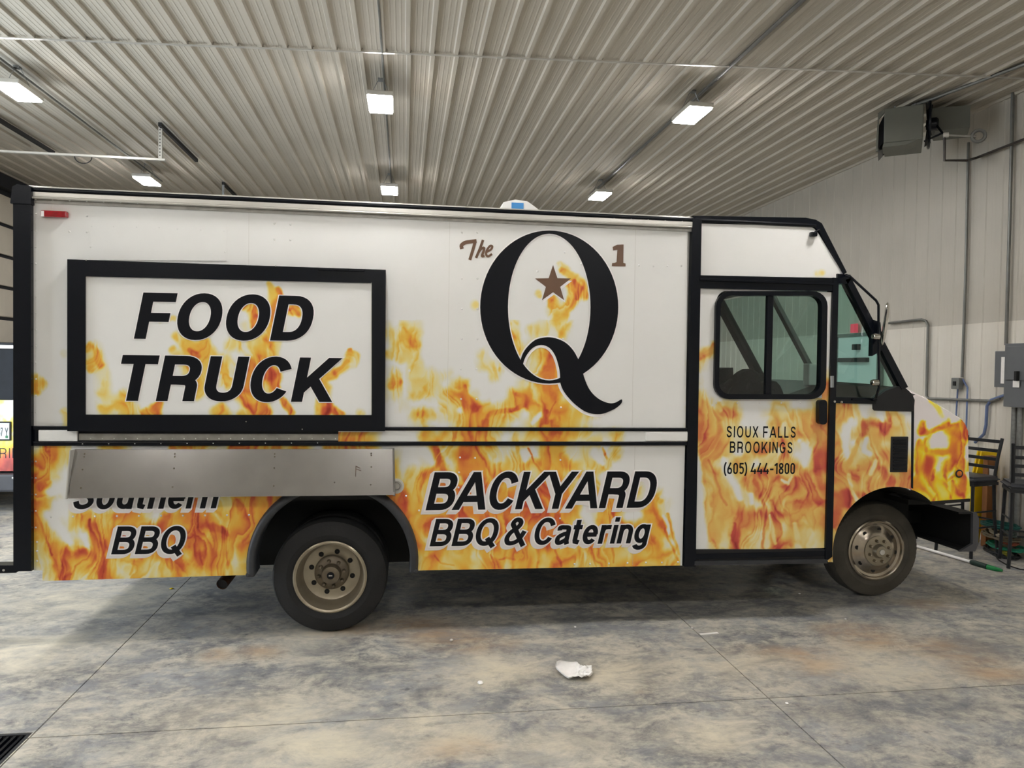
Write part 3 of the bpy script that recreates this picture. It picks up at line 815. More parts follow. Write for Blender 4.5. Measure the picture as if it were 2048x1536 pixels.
def stroke_polys(pts, t, closed=False, ky=.86, ext=0.0, clip=None):
    p = []
    for x, y in pts:
        if not p or math.hypot(x - p[-1][0], y / ky - p[-1][1]) > 1e-4: p.append((x, y / ky))
    n = len(p); h = t / 2
    if not closed and ext > 0 and n > 1:
        def push(a, b):
            d = math.hypot(a[0] - b[0], a[1] - b[1]) or 1; return (a[0] + (a[0] - b[0]) / d * ext, a[1] + (a[1] - b[1]) / d * ext)
        p = [push(p[0], p[1])] + p[1:-1] + [push(p[-1], p[-2])]
    Lp = []; Rp = []
    for i in range(n):
        a = p[i - 1] if (i > 0 or closed) else None; b = p[(i + 1) % n] if (i < n - 1 or closed) else None
        def nrm(q, r):
            dx, dy = r[0] - q[0], r[1] - q[1]; l = math.hypot(dx, dy) or 1; return (-dy / l, dx / l)
        n1 = nrm(a, p[i]) if a else None; n2 = nrm(p[i], b) if b else None
        if n1 and n2:
            mx, my = n1[0] + n2[0], n1[1] + n2[1]; l = math.hypot(mx, my) or 1; mx /= l; my /= l
            k = 1 / max(.45, mx * n1[0] + my * n1[1])
        else:
            mx, my = n1 or n2; k = 1
        Lp.append((p[i][0] + mx * h * k, p[i][1] + my * h * k)); Rp.append((p[i][0] - mx * h * k, p[i][1] - my * h * k))
    out = []
    for i in range(n if closed else n - 1):
        j = (i + 1) % n; q = [Rp[i], Rp[j], Lp[j], Lp[i]]; q = [(x, y * ky) for x, y in q]
        if clip is not None: q = clip_poly(q, clip[0], clip[1])
        if len(q) >= 3: out.append(q)
    return out


def text_polys(txt, t, gap, e=0.0, sq=2.3, space=.34, ky=.86, kern=None):
    """per letter lists of (stroke index, polygon), and total width; cap height 1"""
    x = 0; letters = []
    for i, ch in enumerate(txt):
        if ch == ' ': x += space; continue
        w, S = glyph(ch, t, sq); cur = []
        for si, (pts, closed, clip) in enumerate(S):
            c = (0 - e, 1 + e) if clip else None
            for q in stroke_polys(pts, t + 2 * e, closed, ky, e, c): cur.append((si, [(a + x, b) for a, b in q]))
        letters.append((cur, ch))
        x += w + gap
        if kern and txt[i:i + 2] in kern: x += kern[txt[i:i + 2]]
    return letters, x - gap


def flat_mesh(name, items, material, parent):
    """items: list of (y, [(x, z), ...]) polygons facing the viewer side (-y)"""
    vs = []; fs = []
    for y, q in items:
        ar = sum(q[i - 1][0] * q[i][1] - q[i][0] * q[i - 1][1] for i in range(len(q)))
        if abs(ar) < 1e-10: continue
        if ar < 0: q = q[::-1]
        n = len(vs); vs += [(a, y, b) for a, b in q]; fs.append(tuple(range(n, n + len(q))))
    return mesh_obj(name, vs, fs, material, parent)


def text_mesh(name, txt, u0, v0, u1, v1, cap_px, shear, y, t, gap, material, parent, e=0.0, offs=((0, 0),), kern=None, ky=.86, space=.34, plane=5.10):
    """baseline from artwork point (u0,v0) to (u1,v1); cap height in artwork units at the left end"""
    a = P(u0, v0, plane); b = P(u1, v1, plane); top = P(u0, v0 - cap_px, plane); H = (top - a).length
    letters, w = text_polys(txt, t, gap, e, kern=kern, ky=ky, space=space)
    sx = (b.x - a.x) / w
    for cur, ch in letters:
        items = []
        for oi, (ox, oy) in enumerate(offs):
            for qi, (si, q) in enumerate(cur):
                items.append((y - (si * 2e-5 if len(offs) > 1 else qi * 4e-6) + oi * 9e-5, [(a.x + (px + ox) * sx + (py + oy) * H * shear, a.z + (b.z - a.z) * px / w + (py + oy) * H) for px, py in q]))
        flat_mesh(name, items, material, parent)


# ------------------------------------------------------------ the setting
CEIL = 4.86; XR = 6.42; XL = -6.45; YF = -7.0; YK = 17.0


def joint_y(x): return 7.48 - 0.0885 * (x + 3.73)


RIB = [(0.0, 0), (.010, .028), (.046, .028), (.056, 0), (.090, 0), (.094, .0022), (.104, .0022), (.108, 0), (.137, 0), (.141, .0022), (.151, .0022), (.155, 0), (.184, 0), (.188, .0022), (.198, .0022), (.202, 0)]
prof = []
for k in range(4):
    for x_, z_ in RIB: prof.append((k * .2286 + x_, z_))
prof.append((.9144, 0.0))
SW = .9144
ceil = mesh_obj('ceiling', [(XL - .2, YF - .2, CEIL + .03), (XR + .2, YF - .2, CEIL + .03), (XR + .2, YK + .2, CEIL + .03), (XL - .2, YK + .2, CEIL + .03)], [(0, 3, 2, 1)], m_ceil)
tag(ceil, kind='structure')
x0 = -3.43 - .026 - SW * 4
k = 0
while x0 < XR + .02:
    for half in (0, 1):
        pr = [(x0 + a, z) for a, z in prof]
        pr = [(min(max(a, XL), XR), z) for a, z in pr]
        vs = []; lift = 0.0 if half == 0 else .006
        for a, z in pr:
            ya = YF if half == 0 else joint_y(a) - .03
            yb = joint_y(a) if half == 0 else YK
            if half == 0: vs += [(a, ya, CEIL - z - .007), (a, yb, CEIL - z - .007)]
            else: vs += [(a + .012, ya, CEIL - z), (a + .012, yb, CEIL - z)]
        n = len(pr)
        fs = [(2 * i, 2 * i + 1, 2 * i + 3, 2 * i + 2) for i in range(n - 1)]
        fs += [(2 * i + 1, 2 * i, 2 * i + 2, 2 * i + 3) for i in range(0)]
        o = mesh_obj('ceiling_panel', vs, fs, m_ceil, ceil)
    x0 += SW; k += 1

jt = MB()
jp = [(XL, joint_y(XL) - .02), (XR, joint_y(XR) - .02)]
jt.add([(x, y_ + d, CEIL - z) for x, y_ in jp for d, z in ((0, .034), (0, .042), (.028, .042), (.028, .034))], [(0, 1, 5, 4), (1, 2, 6, 5), (2, 3, 7, 6), (3, 0, 4, 7)])
tag(jt.build('trim_1', m_alu), kind='structure')
wall_r = mesh_obj('wall_right', [(XR + .04, YF, 0), (XR + .04, YK, 0), (XR + .04, YK, CEIL), (XR + .04, YF, CEIL)], [(0, 3, 2, 1)], m_wall)
tag(wall_r, kind='structure')


def wallpanel(z0, z1, material, parent, name='wall_panel'):
    vs = []
    for a, d in prof: vs += [(-d * .36, a, z0), (-d * .36, a, z1)]
    n = len(prof)
    return mesh_obj(name, vs, [(2 * i, 2 * i + 1, 2 * i + 3, 2 * i + 2) for i in range(n - 1)], material, parent)


LOWZ = 2.43
pa = wallpanel(0, LOWZ, m_wall2, wall_r); pb = wallpanel(LOWZ - .02, CEIL, m_wall, wall_r)
y = YF; first = True
while y < YK - .1:
    for src, dx in ((pa, 0), (pb, .008)):
        o = src if first else src.copy()
        if not first: COL.objects.link(o); o.parent = wall_r
        o.location = (XR + dx, y, 0)
    first = False; y += SW
wall_l = MB().box((XL - .1, YF, 0), (XL, 3.6, CEIL)).box((XL - .1, 3.6, 3.9), (XL, 8.2, CEIL)).box((XL - .1, 8.2, 0), (XL, 11.0, CEIL)).box((XL - .1, 16.2, 0), (XL, YK, CEIL)).box((XL - .1, 11.0, 4.62), (XL, 16.2, CEIL)).build('wall_left', m_wall)
tag(wall_l, kind='structure')
wall_b = MB().box((XL - .1, YK, 0), (XR + .1, YK + .1, CEIL)).build('wall_back', m_wall); tag(wall_b, kind='structure')
wall_f = MB().box((XL - .1, YF - .1, 0), (XR + .1, YF, CEIL)).build('wall_front', m_wall2); tag(wall_f, kind='structure')
# overhead door in the left wall
door = MB().box((XL - .05, 11.0, 0), (XL - .035, 16.2, 4.62)).build('door_1', m_stain); tag(door, kind='structure')
z = 0.02
i = 0
while z < 4.5:
    o = MB().box((XL - .035, 11.0, z), (XL + .012, 16.2, z + .45), .015).build('door_panel', m_ohdoor, door)
    z += .505  # wide gaps onto the dark backing stand in for shading at section edges
MB().box((XL - .02, 10.9, 4.60), (XL + .12, 16.3, 4.80)).build('door_header', m_stain, door)
# door and exit sign seen through the cab
dr = MB().box((XR - .07, 9.14, 0), (XR - .03, 10.06, 2.36)).build('door_2', m_doorw); tag(dr, kind='structure')
MB().box((XR - .13, 9.32, 2.00), (XR - .07, 10.0, 2.06)).build('push_bar', m_blackm, dr)
MB().box((XR - .14, 9.52, 2.17), (XR - .07, 9.62, 2.25)).build('door_closer', m_blackm, dr)
fr_ = MB().box((XR - .085, 9.09, 0), (XR - .03, 9.14, 2.41)).box((XR - .085, 10.06, 0), (XR - .03, 10.11, 2.41)).box((XR - .085, 9.09, 2.36), (XR - .03, 10.11, 2.41))
fr_.build('door_frame', m_cabin, dr)

# floor slabs with saw-cut joints
floor = mesh_obj('floor', [(XL - .3, YF - .3, -.03), (XR + .3, YF - .3, -.03), (XR + .3, YK + .3, -.03), (XL - .3, YK + .3, -.03)], [(0, 1, 2, 3)], m_stain)
tag(floor, kind='structure')
JX = [XL - .2, -5.67, -1.80, 2.07, 5.94, XR + .2]; JY = [YF - .2, -4.1, -.1, 3.87, 7.85, 11.85, 15.85, YK + .2]
G_ = .0035
STAIN_R = [  # rust: floor points (artwork), radius m
    (1600, 1312, .22), (1640, 1330, .16), (1540, 1300, .18), (1740, 1280, .2), (1880, 1295, .2), (1940, 1318, .18), (1990, 1345, .16), (1850, 1210, .14), (880, 1270, .25), (960, 1285, .2), (830, 1250, .2), (700, 1265, .2), (430, 1310, .12), (520, 1300, .12), (910, 1500, .12), (1720, 1268, .2), (1275, 1385, .05)]
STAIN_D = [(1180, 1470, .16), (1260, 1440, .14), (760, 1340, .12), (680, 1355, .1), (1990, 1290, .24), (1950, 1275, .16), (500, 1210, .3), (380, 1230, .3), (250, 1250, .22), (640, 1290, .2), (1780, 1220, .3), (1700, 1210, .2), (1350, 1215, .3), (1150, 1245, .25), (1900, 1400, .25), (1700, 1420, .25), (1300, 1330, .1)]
STAIN_T = [(640, 1500, .3), (850, 1460, .25), (1500, 1330, .25), (1760, 1330, .3), (1260, 1340, .3), (1000, 1340, .25), (500, 1440, .3), (150, 1200, .5), (60, 1300, .4), (1400, 1470, .2), (1100, 1500, .2), (620, 1272, .25)]
TRACKS = [[(1450, 1345), (1500, 1328), (1560, 1318), (1600, 1326)], [(1200, 1235), (1300, 1236), (1420, 1228), (1540, 1205)], [(1790, 1308), (1830, 1302), (1870, 1303)], [(1560, 1165), (1600, 1178), (1680, 1190)], [(840, 1378), (880, 1376)], [(836, 1385), (884, 1384)], [(830, 1391), (880, 1391)], [(826, 1398), (876, 1398)], [(1850, 1148), (1900, 1165), (1970, 1196)]]


def floor_cols(co):
    n = len(co); c = np.zeros((n, 4), np.float32); c[:, 3] = 1
    wob = .05 * (fbm(co[:, 0] * 3, co[:, 1] * 3, 5) - .5) * 4
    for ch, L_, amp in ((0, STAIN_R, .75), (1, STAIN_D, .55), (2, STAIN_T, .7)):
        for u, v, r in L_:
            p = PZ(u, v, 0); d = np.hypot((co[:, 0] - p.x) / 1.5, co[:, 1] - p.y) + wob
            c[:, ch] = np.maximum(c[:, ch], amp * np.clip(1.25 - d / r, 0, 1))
    for tr in TRACKS:
        pts = [PZ(u, v, 0) for u, v in tr]
        for a, b in zip(pts[:-1], pts[1:]):
            dx, dy = b.x - a.x, b.y - a.y; t = np.clip(((co[:, 0] - a.x) * dx + (co[:, 1] - a.y) * dy) / (dx * dx + dy * dy), 0, 1)
            d = np.hypot(co[:, 0] - a.x - t * dx, co[:, 1] - a.y - t * dy)
            c[:, 1] = np.maximum(c[:, 1], .85 * np.clip(1.3 - d / .028, 0, 1))
    return c


def slab(xa, xb, ya, yb, step):
    nx = max(1, int((xb - xa) / step)); ny = max(1, int((yb - ya) / step))
    gx = np.linspace(xa, xb, nx + 1); gy = np.linspace(ya, yb, ny + 1); X, Y = np.meshgrid(gx, gy)
    co = np.stack([X.ravel(), Y.ravel(), np.zeros(X.size)], 1); idx = np.arange(X.size).reshape(X.shape)
    q = np.stack([idx[:-1, :-1], idx[:-1, 1:], idx[1:, 1:], idx[1:, :-1]], -1).reshape(-1, 4)
    m = len(co); co2 = np.concatenate([co, [(xa, ya, -.03), (xb, ya, -.03), (xb, yb, -.03), (xa, yb, -.03)]])
    c00, c10, c11, c01 = idx[0, 0], idx[0, -1], idx[-1, -1], idx[-1, 0]
    faces = [tuple(int(i) for i in r) for r in q]
    row = lambda a: [int(i) for i in a]
    faces.append(tuple([m, m + 1] + row(idx[0, ::-1]))); faces.append(tuple([m + 1, m + 2] + row(idx[::-1, -1])))
    faces.append(tuple([m + 2, m + 3] + row(idx[-1, :]))); faces.append(tuple([m + 3, m] + row(idx[:, 0])))
    o = mesh_obj('slab', co2.tolist(), faces, m_conc, floor)
    col = floor_cols(co2)
    a = o.data.color_attributes.new('stain', 'FLOAT_COLOR', 'POINT'); a.data.foreach_set('color', col.ravel())
    return o


GX0, GX1, GY0, GY1 = -2.75, -1.81, 3.47, 3.93     # drain opening
for i in range(len(JX) - 1):
    for j in range(len(JY) - 1):
        xa, xb, ya, yb = JX[i] + G_, JX[i + 1] - G_, JY[j] + G_, JY[j + 1] - G_
        near = (j in (2, 3) and i in (1, 2, 3, 4))
        st = .03 if near else 2.0
        if i == 1 and j == 2:
            slab(xa, GX0, ya, yb, .06); slab(GX0, xb, ya, GY0, .06); slab(GX1, xb, GY0, yb, .06)
        elif i == 1 and j == 3:
            slab(xa, GX0, ya, yb, .03); slab(GX0, GX1, GY1, yb, .03); slab(GX1, xb, ya, yb, .03)
        else: slab(xa, xb, ya, yb, st)

# ------------------------------------------------------------ food truck
YB = 5.10
truck = empty('food_truck', (0, 0, 0))
tag(truck, 'white step-van food truck wrapped in orange flames with a black framed serving hatch', 'truck')


def pz(u, v): p = P(u, v, YB); return (p.x, p.z)


body = empty('body', parent=truck)
XREAR = P(32, 700, YB).x; XBOX = pz(1385, 600)[0]; ZROOF = 2.955; YW = 7.42
ZFL = .98
# main box (floor to roof) behind the skins
MB().box((XREAR + .02, YB + .03, ZFL), (XBOX, YW - .02, ZROOF - .02)).build('box_shell', m_white, body)
MB().box((XREAR + .01, YB + .01, ZROOF - .02), (XBOX + .6, YW, ZROOF + .012), .01).build('roof_skin', m_alu, body)
# side skins painted with the flames
ps = [pz(66, 396), pz(1376, 440), pz(1371, 857), pz(67, 857)]
up = sheet('side_panel', ps, YB, .0052, m_print, body); paint(up)
AX, AZ = -.457, .508; AR = .556   # rear wheel arch
a_l = AX - AR; a_r = AX + AR
xr = pz(1367, 1000)[0]
zl0 = pz(85, 1162)[1]; zl1 = pz(497, 1150)[1]; zr0 = pz(833, 1141)[1]; zr1 = pz(1367, 1131)[1]
xnotch = pz(85, 1150)[0]
lowpoly = [pz(67, 888), pz(1370, 888), (xr, zr1), (a_r, zr0), (a_r, AZ), (a_l, AZ), (a_l, zl1), (xnotch, zl0), (xnotch, pz(85, 1141)[1]), pz(67, 1141)]
lo = sheet('skirt_panel', lowpoly, YB, .0052, m_print, body, holes=[(AX, AZ, AR)]); paint(lo)
# skirt plate body behind the skin: thick prisms left and right of the arch
arcL = [(AX + AR * math.cos(math.radians(a)), AZ + AR * math.sin(math.radians(a))) for a in range(180, 89, -10)]
arcR = [(AX + AR * math.cos(math.radians(a)), AZ + AR * math.sin(math.radians(a))) for a in range(90, -1, -10)]
for pts in ([pz(67, 890), (AX, pz(660, 890)[1])] + arcL[::-1] + [(a_l, zl1), (xnotch, zl0), (xnotch, pz(85, 1141)[1]), pz(67, 1141)],
            [(AX, pz(660, 890)[1]), pz(1370, 890), (xr, zr1), (a_r, zr0)] + arcR[::-1]):
    MB().prism(pts, YB + .002, YB + .03).build('skirt_backing', m_white, body)
# vertical sheet seams and access panel edges (thin raised strips)
for nm, q in (('patch_panel', [(181, 434), (455, 449), (453, 522), (181, 520)]),):
    MB().prism([pz(*a) for a in q], YB - .003, YB + .001).build(nm, m_white, body)
for u, v0, v1 in ((498, 425, 530), (900, 418, 853), (1272, 432, 853), (1270, 892, 1130), (104, 392, 420)):
    a = pz(u, v0); b = pz(u, v1)
    MB().box((a[0] - .0008, YB - .0008, b[1]), (a[0] + .0008, YB + .001, a[1])).build('seam', m_alu, body)
# belt: two black rub rails and the white moulding between
xl = pz(68, 870)[0]; xrr = pz(1372, 870)[0]
z1a, z1b = pz(800, 853.5)[1], pz(800, 861)[1]; z2a, z2b = pz(800, 882.5)[1], pz(800, 891)[1]
for (za, zb) in ((z1a, z1b), (z2a, z2b)):
    MB().box((xl, YB - .022, zb), (xrr, YB, za), .006).build('rub_rail', m_black, body)
belt = sheet('belt_band', [(pz(677, 870)[0], z1b), (pz(1374, 870)[0], z1b), (pz(1374, 870)[0], z2a), (pz(677, 870)[0], z2a)], YB - .012, .0065, m_print, body); paint(belt, fixed_y=YB)
MB().box((xl, YB - .011, z2a), (pz(1374, 870)[0], YB, z1b)).build('belt_core', m_black, body)
MB().box((pz(80, 870)[0], YB - .024, z2a + .002), (pz(158, 870)[0], YB - .005, z1b), .006).build('belt_patch', m_white, body)
MB().box((pz(1290, 870)[0], YB - .02, z2a + .004), (pz(1375, 870)[0], YB - .01, z1b - .004), .004).build('belt_end_moulding', m_white, body)
MB().box((pz(160, 870)[0], YB - .018, pz(400, 880.5)[1]), (pz(677, 870)[0], YB - .008, pz(400, 867)[1]), .003).build('counter_hinge', m_aludull, body)
# rear corner post and roof rails
zb = pz(32, 1140)[1]; zt = pz(40, 372)[1]
pts = [(XREAR, zb), (pz(68, 900)[0], zb), (pz(67, 600)[0], pz(67, 375)[1]), (XREAR + .05, zt), (XREAR + .015, zt - .02), (XREAR, zt - .06)]
MB().prism(pts, YB - .035, YB + .08).build('corner_post', m_black, body)
MB().prism([(XREAR - .012, zt - .12), (pz(69, 400)[0], zt - .12), (pz(69, 400)[0], zt - .02), (XREAR + .03, zt + .004), (XREAR, zt - .015)], YB - .045, YB + .0).build('corner_casting', m_black, body)
MB().box((XREAR, YB, zb + .06), (XREAR + .03, YW, ZROOF - .02)).build('rear_wall', m_black, body)
rl = MB()
rl.box((XREAR + .03, YB - .018, pz(700, 413)[1]), (pz(1640, 440)[0] - .03, YB + .06, ZROOF), .018)
rl.build('roof_rail', m_black, body)
gz = pz(700, 414)[1]; xg = pz(1384, 440)[0]
MB().box((pz(66, 385)[0], YB - .020, pz(700, 424)[1] + .004), (xg, YB, gz + .002), .004).build('gutter', m_alu, body)
MB().tube([(pz(64, 385)[0], YB - .026, pz(700, 425)[1]), (xg - .01, YB - .026, pz(700, 425)[1])], .0065, 8).build('gutter_lip', m_alu, body)
MB().box((pz(66, 395)[0], YB - .006, pz(700, 434)[1]), (xg, YB, pz(700, 426)[1])).build('rivet_strip', m_aludull, body)
# rivets: too small to pick apart
rv = MB()


def rivet(u, v, y=YB, r=.0075):
    p = P(u, v, YB); rv.lathe([(-.005, 0.001), (-.004, r * .6), (0.0, r)], 7, 'y', (p.x, y, p.z))


for k in range(39): rivet(72 + k * 34, 399.3 + k * 34 * .0335, YB - .006, .006)
for k in range(20): rivet(71.5, 428 + k * 33, r=.006)
for u, v in [(174, 432), (184, 452), (228, 453), (274, 454), (319, 455), (355, 458), (402, 460), (449, 462), (139, 463), (174, 464), (182, 494), (450, 504), (549, 447), (581, 449), (549, 479), (581, 480)]: rivet(u, v)
for v in (465, 557, 618, 678, 738, 798): rivet(924 if v < 700 else 922, v); rivet(955 if v < 700 else 953, v)
for u, v in [(1130, 505), (1163, 528), (1075, 543), (1278, 531), (1307, 532), (1335, 532), (1363, 532), (1126, 678), (1122, 815)]: rivet(u, v)
for k in range(11): rivet(102 + k * 44 if k else 102, 1033.5 - k * .4, YB)
for u, v in [(74, 1084), (74, 1102), (74, 1122), (920, 915), (950, 916), (1121, 920), (918, 945), (917, 975), (977, 1018), (1120, 1037), (812, 992), (838, 1021), (1149, 1128), (1180, 1127.5), (1218, 1127), (1255, 1126), (1292, 1125), (1324, 1125), (1356, 1124)]: rivet(u, v)
for k in range(10): rivet(168 + k * 52, 887 - .2 * k, YB - .022, .004)
for k in range(22): rivet(184 + k * 23.2, 877, YB - .018, .004)
rvo = rv.build('rivets', m_white, body, smooth=True); tag(rvo, kind='stuff')

# marker light, vent cap, inlet
ml = MB().box(P(86, 422, YB) + Vector((0, -.035, 0)), P(138, 437, YB), .008).build('marker_light', m_red, truck)
MB().box(P(88, 424, YB) + Vector((0, -.04, 0)), P(92, 435, YB) + Vector((.004, -.03, 0)), .001).build('lens_clip', m_inkw, ml)
vc = P(1036, 412, 5.9)
vent = MB()
prof_v = [(0, .0), (0.115, .0), (.11, .04), (.085, .10), (.04, .135), (.0, .145)]
hw = .15
vent.prism([(vc.x - hw, 2.96), (vc.x + hw, 2.96), (vc.x + hw, 3.10), (vc.x + hw * .35, 3.165), (vc.x - hw * .3, 3.175), (vc.x - hw * .92, 3.15), (vc.x - hw, 3.10)], 5.75, 6.05)
vo = vent.build('roof_vent', m_white, truck)
MB().box((vc.x - .075, 5.742, 3.10), (vc.x + .02, 5.75, 3.148)).build('vent_sticker', m_blue, vo)
ic = P(793, 972, YB)
io = MB().lathe([(.0, .052), (-.006, .052), (-.008, .036), (-.004, .034), (-.004, .001)], 24, 'y', (ic.x, YB, ic.z)).build('water_inlet', m_alu, truck, smooth=True)
MB().lathe([(-.006, .030), (-.014, .028), (-.014, .024), (-.006, .022)], 20, 'y', (ic.x, YB, ic.z)).build('inlet_cap', m_aludull, io, smooth=True)

# ---- serving hatch
hatch = empty('serving_hatch', parent=truck)
HY = YB - .055
def hz(u, v): p = P(u, v, HY); return (p.x, p.z)


ho = [hz(136, 519), hz(771.5, 540), hz(770, 862), hz(136, 862)]
hi = [hz(172, 553), hz(743, 566.5), hz(743, 830), hz(172, 829)]
hb = MB()
n4 = []
for i in range(4):
    j = (i + 1) % 4
    seg = [ho[i], ho[j], hi[j], hi[i]]
    q = MB().prism(seg, HY - .012, YB)
    fo = q.build('hatch_frame', m_black, hatch)
MB().prism([(a[0], a[1]) for a in [hz(742, 566), hz(743.5, 566), hz(743.5, 829), hz(742, 829)]], HY - .016, HY).build('frame_bead', m_alu, hatch)
MB().prism(hi, HY + .004, YB).build('hatch_core', m_white, hatch)
hp = sheet('hatch_panel', hi, HY, .005, m_print, hatch); paint(hp, hatch=True, fixed_y=HY)
hn = MB()
for a, b in ((637, 668), (668, 698), (698, 730)): hn.box(P(a, 537 + (a - 637) * .03, HY) + Vector((0, -.023, 0)), P(b - 1, 542 + (a - 637) * .03, HY) + Vector((0, -.005, 0)), .002)
hn.build('hinge', m_black, hatch)
for u, v in ((493, 843), (605, 858), (174, 521), (552, 533)):
    p = P(u, v, HY); MB().lathe([(-.003, .001), (-.002, .004), (0, .005)], 8, 'y', (p.x, HY - .012, p.z)).build('screw', m_chrome, hatch)
LY = HY - .0025
text_mesh('letter_outline', 'FOOD', 268, 677.5, 617, 682, 93, y=LY + .001, e=.02, material=m_inkw, parent=hatch, shear=.19, t=.225, gap=.095, plane=HY)
text_mesh('letter', 'FOOD', 268, 677.5, 617, 682, 93, y=LY, material=m_ink, parent=hatch, shear=.19, t=.225, gap=.095, plane=HY)
text_mesh('letter_outline', 'TRUCK', 227, 801.5, 661, 804, 92, y=LY + .001, e=.02, material=m_inkw, parent=hatch, shear=.19, t=.225, gap=.10, plane=HY)
text_mesh('letter', 'TRUCK', 227, 801.5, 661, 804, 92, y=LY, material=m_ink, parent=hatch, shear=.19, t=.225, gap=.10, plane=HY)

# ---- printed words on the body
dec = empty('body_lettering', parent=truck)


def shadowed(txt, u0, v0, u1, v1, cap, t, gap, e, dx, dy, **k):
    N = 9
    text_mesh('letter_shadow', txt, u0, v0, u1, v1, cap, .226, YB - .0022, t, gap, m_inkg, dec, e=e, offs=[(dx * i / N, dy * i / N) for i in range(1, N + 1)], **k)
    text_mesh('letter_outline', txt, u0, v0, u1, v1, cap, .226, YB - .0026, t, gap, m_inkw, dec, e=e, **k)
    text_mesh('letter', txt, u0, v0, u1, v1, cap, .226, YB - .0034, t, gap, m_ink, dec, **k)


shadowed('BACKYARD', 851, 1020.5, 1303, 1015, 76, .20, .075, .040, -.075, -.075, kern={'AC': -.02, 'KY': -.10, 'YA': -.14, 'AR': .03, 'BA': -.03})
shadowed('BBQ & Catering', 859, 1092.5, 1293, 1086, 54.5, .19, .085, .05, -.10, -.11, space=.22)
shadowed('BBQ', 222.5, 1108.5, 364, 1107, 55.5, .19, .085, .05, -.10, -.11)
shadowed('Southern', 143, 1018.5, 432, 1016.5, 56, .19, .09, .05, -.10, -.11)

# Q emblem
A4 = lambda pts: [(850 + x / 4, 380 + y / 4) for x, y in pts]
B4 = lambda pts: [(850 + x / 4, 700 + y / 4) for x, y in pts]
QC = (1098.3, 614.2)


def to3(pts, y): return [(P(u, v, YB).x, y, P(u, v, YB).z) for u, v in pts]


def ring(y, ro, ri, material, name):
    o_ = [(QC[0] + ro[0] * math.cos(a), QC[1] + ro[1] * math.sin(a)) for a in [2 * PI * i / 72 for i in range(72)]]
    i_ = [(QC[0] + ri[0] * math.cos(a), QC[1] + ri[1] * math.sin(a)) for a in [2 * PI * i / 72 for i in range(72)]]
    vs = to3(o_, y) + to3(i_, y)
    return mesh_obj(name, vs, [(i, 72 + i, 72 + (i + 1) % 72, (i + 1) % 72) for i in range(72)], material, dec)


tail_out = [(1039, 737), (1040.5, 722), (1046, 706), (1056, 692), (1070, 680), (1085, 675.5), (1100, 674.5), (1116, 678), (1132, 686), (1145, 699), (1153, 712), (1160, 727), (1166, 747), (1169, 757), (1176, 774), (1185, 787), (1197, 797.5), (1210, 804), (1222, 806.5), (1232, 804.5), (1243, 798.5), (1243, 806), (1232, 816), (1220, 822), (1207, 827), (1195, 828.5), (1182, 827), (1168, 822), (1154, 812), (1142, 801), (1131, 788), (1123, 774), (1119, 758)]
tail_in = [(1120, 758), (1119, 742), (1115, 725), (1110, 711), (1102, 699), (1093, 692.5), (1082, 690), (1070, 693), (1060, 701), (1051, 714), (1046, 728), (1045, 737)]
tail = spline(tail_out, 3) + spline(tail_in, 3)


def poly_mesh(name, pts, y, material, parent):
    o = mesh_obj(name, to3(pts, y), [tuple(range(len(pts)))], material, parent)
    bm = bmesh.new(); bm.from_mesh(o.data); bmesh.ops.triangulate(bm, faces=bm.faces[:], ngon_method='BEAUTY')
    for f in bm.faces:
        f.normal_update()
        if f.normal.y > 0: f.normal_flip()
    bm.to_mesh(o.data); bm.free(); return o


def outline_mesh(name, pts, width, y, material, parent, closed=True, pl=5.10):
    pts2 = [(P(u, v, pl).x, P(u, v, pl).z) for u, v in pts]
    return flat_mesh(name, [(y - i * 2e-6, q) for i, q in enumerate(stroke_polys(pts2, width, closed, 1.0))], material, parent)


ring(YB - .0016, (140.5, 155.5), (80.2, 144.3), m_inkw, 'emblem_outline')
outline_mesh('emblem_outline', tail_in, .036, YB - .0024, m_inkw, dec, False)
outline_mesh('emblem_outline', spline(tail_out[:12], 3), .020, YB - .0012, m_inkw, dec, False)
outline_mesh('emblem_outline', spline(tail_out[-9:], 3) , .040, YB - .0012, m_inkw, dec, False)
ring(YB - .0030, (138, 153), (82.5, 146.6), m_ink, 'emblem_letter')
poly_mesh('emblem_letter', tail, YB - .0034, m_ink, dec)
# star
star = []
cx, cy = 1106, 569
for i in range(10):
    r = 39 if i % 2 == 0 else 15.5; a = -PI / 2 + i * PI / 5; star.append((cx + r * math.cos(a) * .97, cy + r * math.sin(a)))
poly_mesh('emblem_star', [(u + 2.5, v + 4.5) for u, v in star], YB - .0012, m_inkw, dec)
poly_mesh('emblem_star', star, YB - .0022, m_brown, dec)
th = [spline([(924, 498), (923, 491), (930, 485.5), (941, 483.5), (953, 482)], 4), spline([(950, 484), (946, 499), (939.5, 520)], 4), spline([(966, 480), (960, 497), (952, 516)], 4),
      spline([(955, 508), (962, 498), (968, 496), (967, 503), (964, 512), (969, 512)], 4), spline([(973, 504), (982, 499), (984.5, 493), (980, 492), (974, 500), (972, 508), (976, 513), (984, 508)], 4)]
for q, wdt in zip(th, (.026, .021, .018, .017, .015)): outline_mesh('script_stroke', q, wdt, YB - .002, m_brown, dec, False)
one = [(1225, 494), (1234, 489.5), (1247, 489), (1246.5, 526), (1251, 527), (1251, 533), (1223.5, 532.5), (1224, 526.5), (1229, 526), (1233, 524), (1234.5, 500), (1226, 501)]
poly_mesh('numeral', one, YB - .002, m_brown, dec)
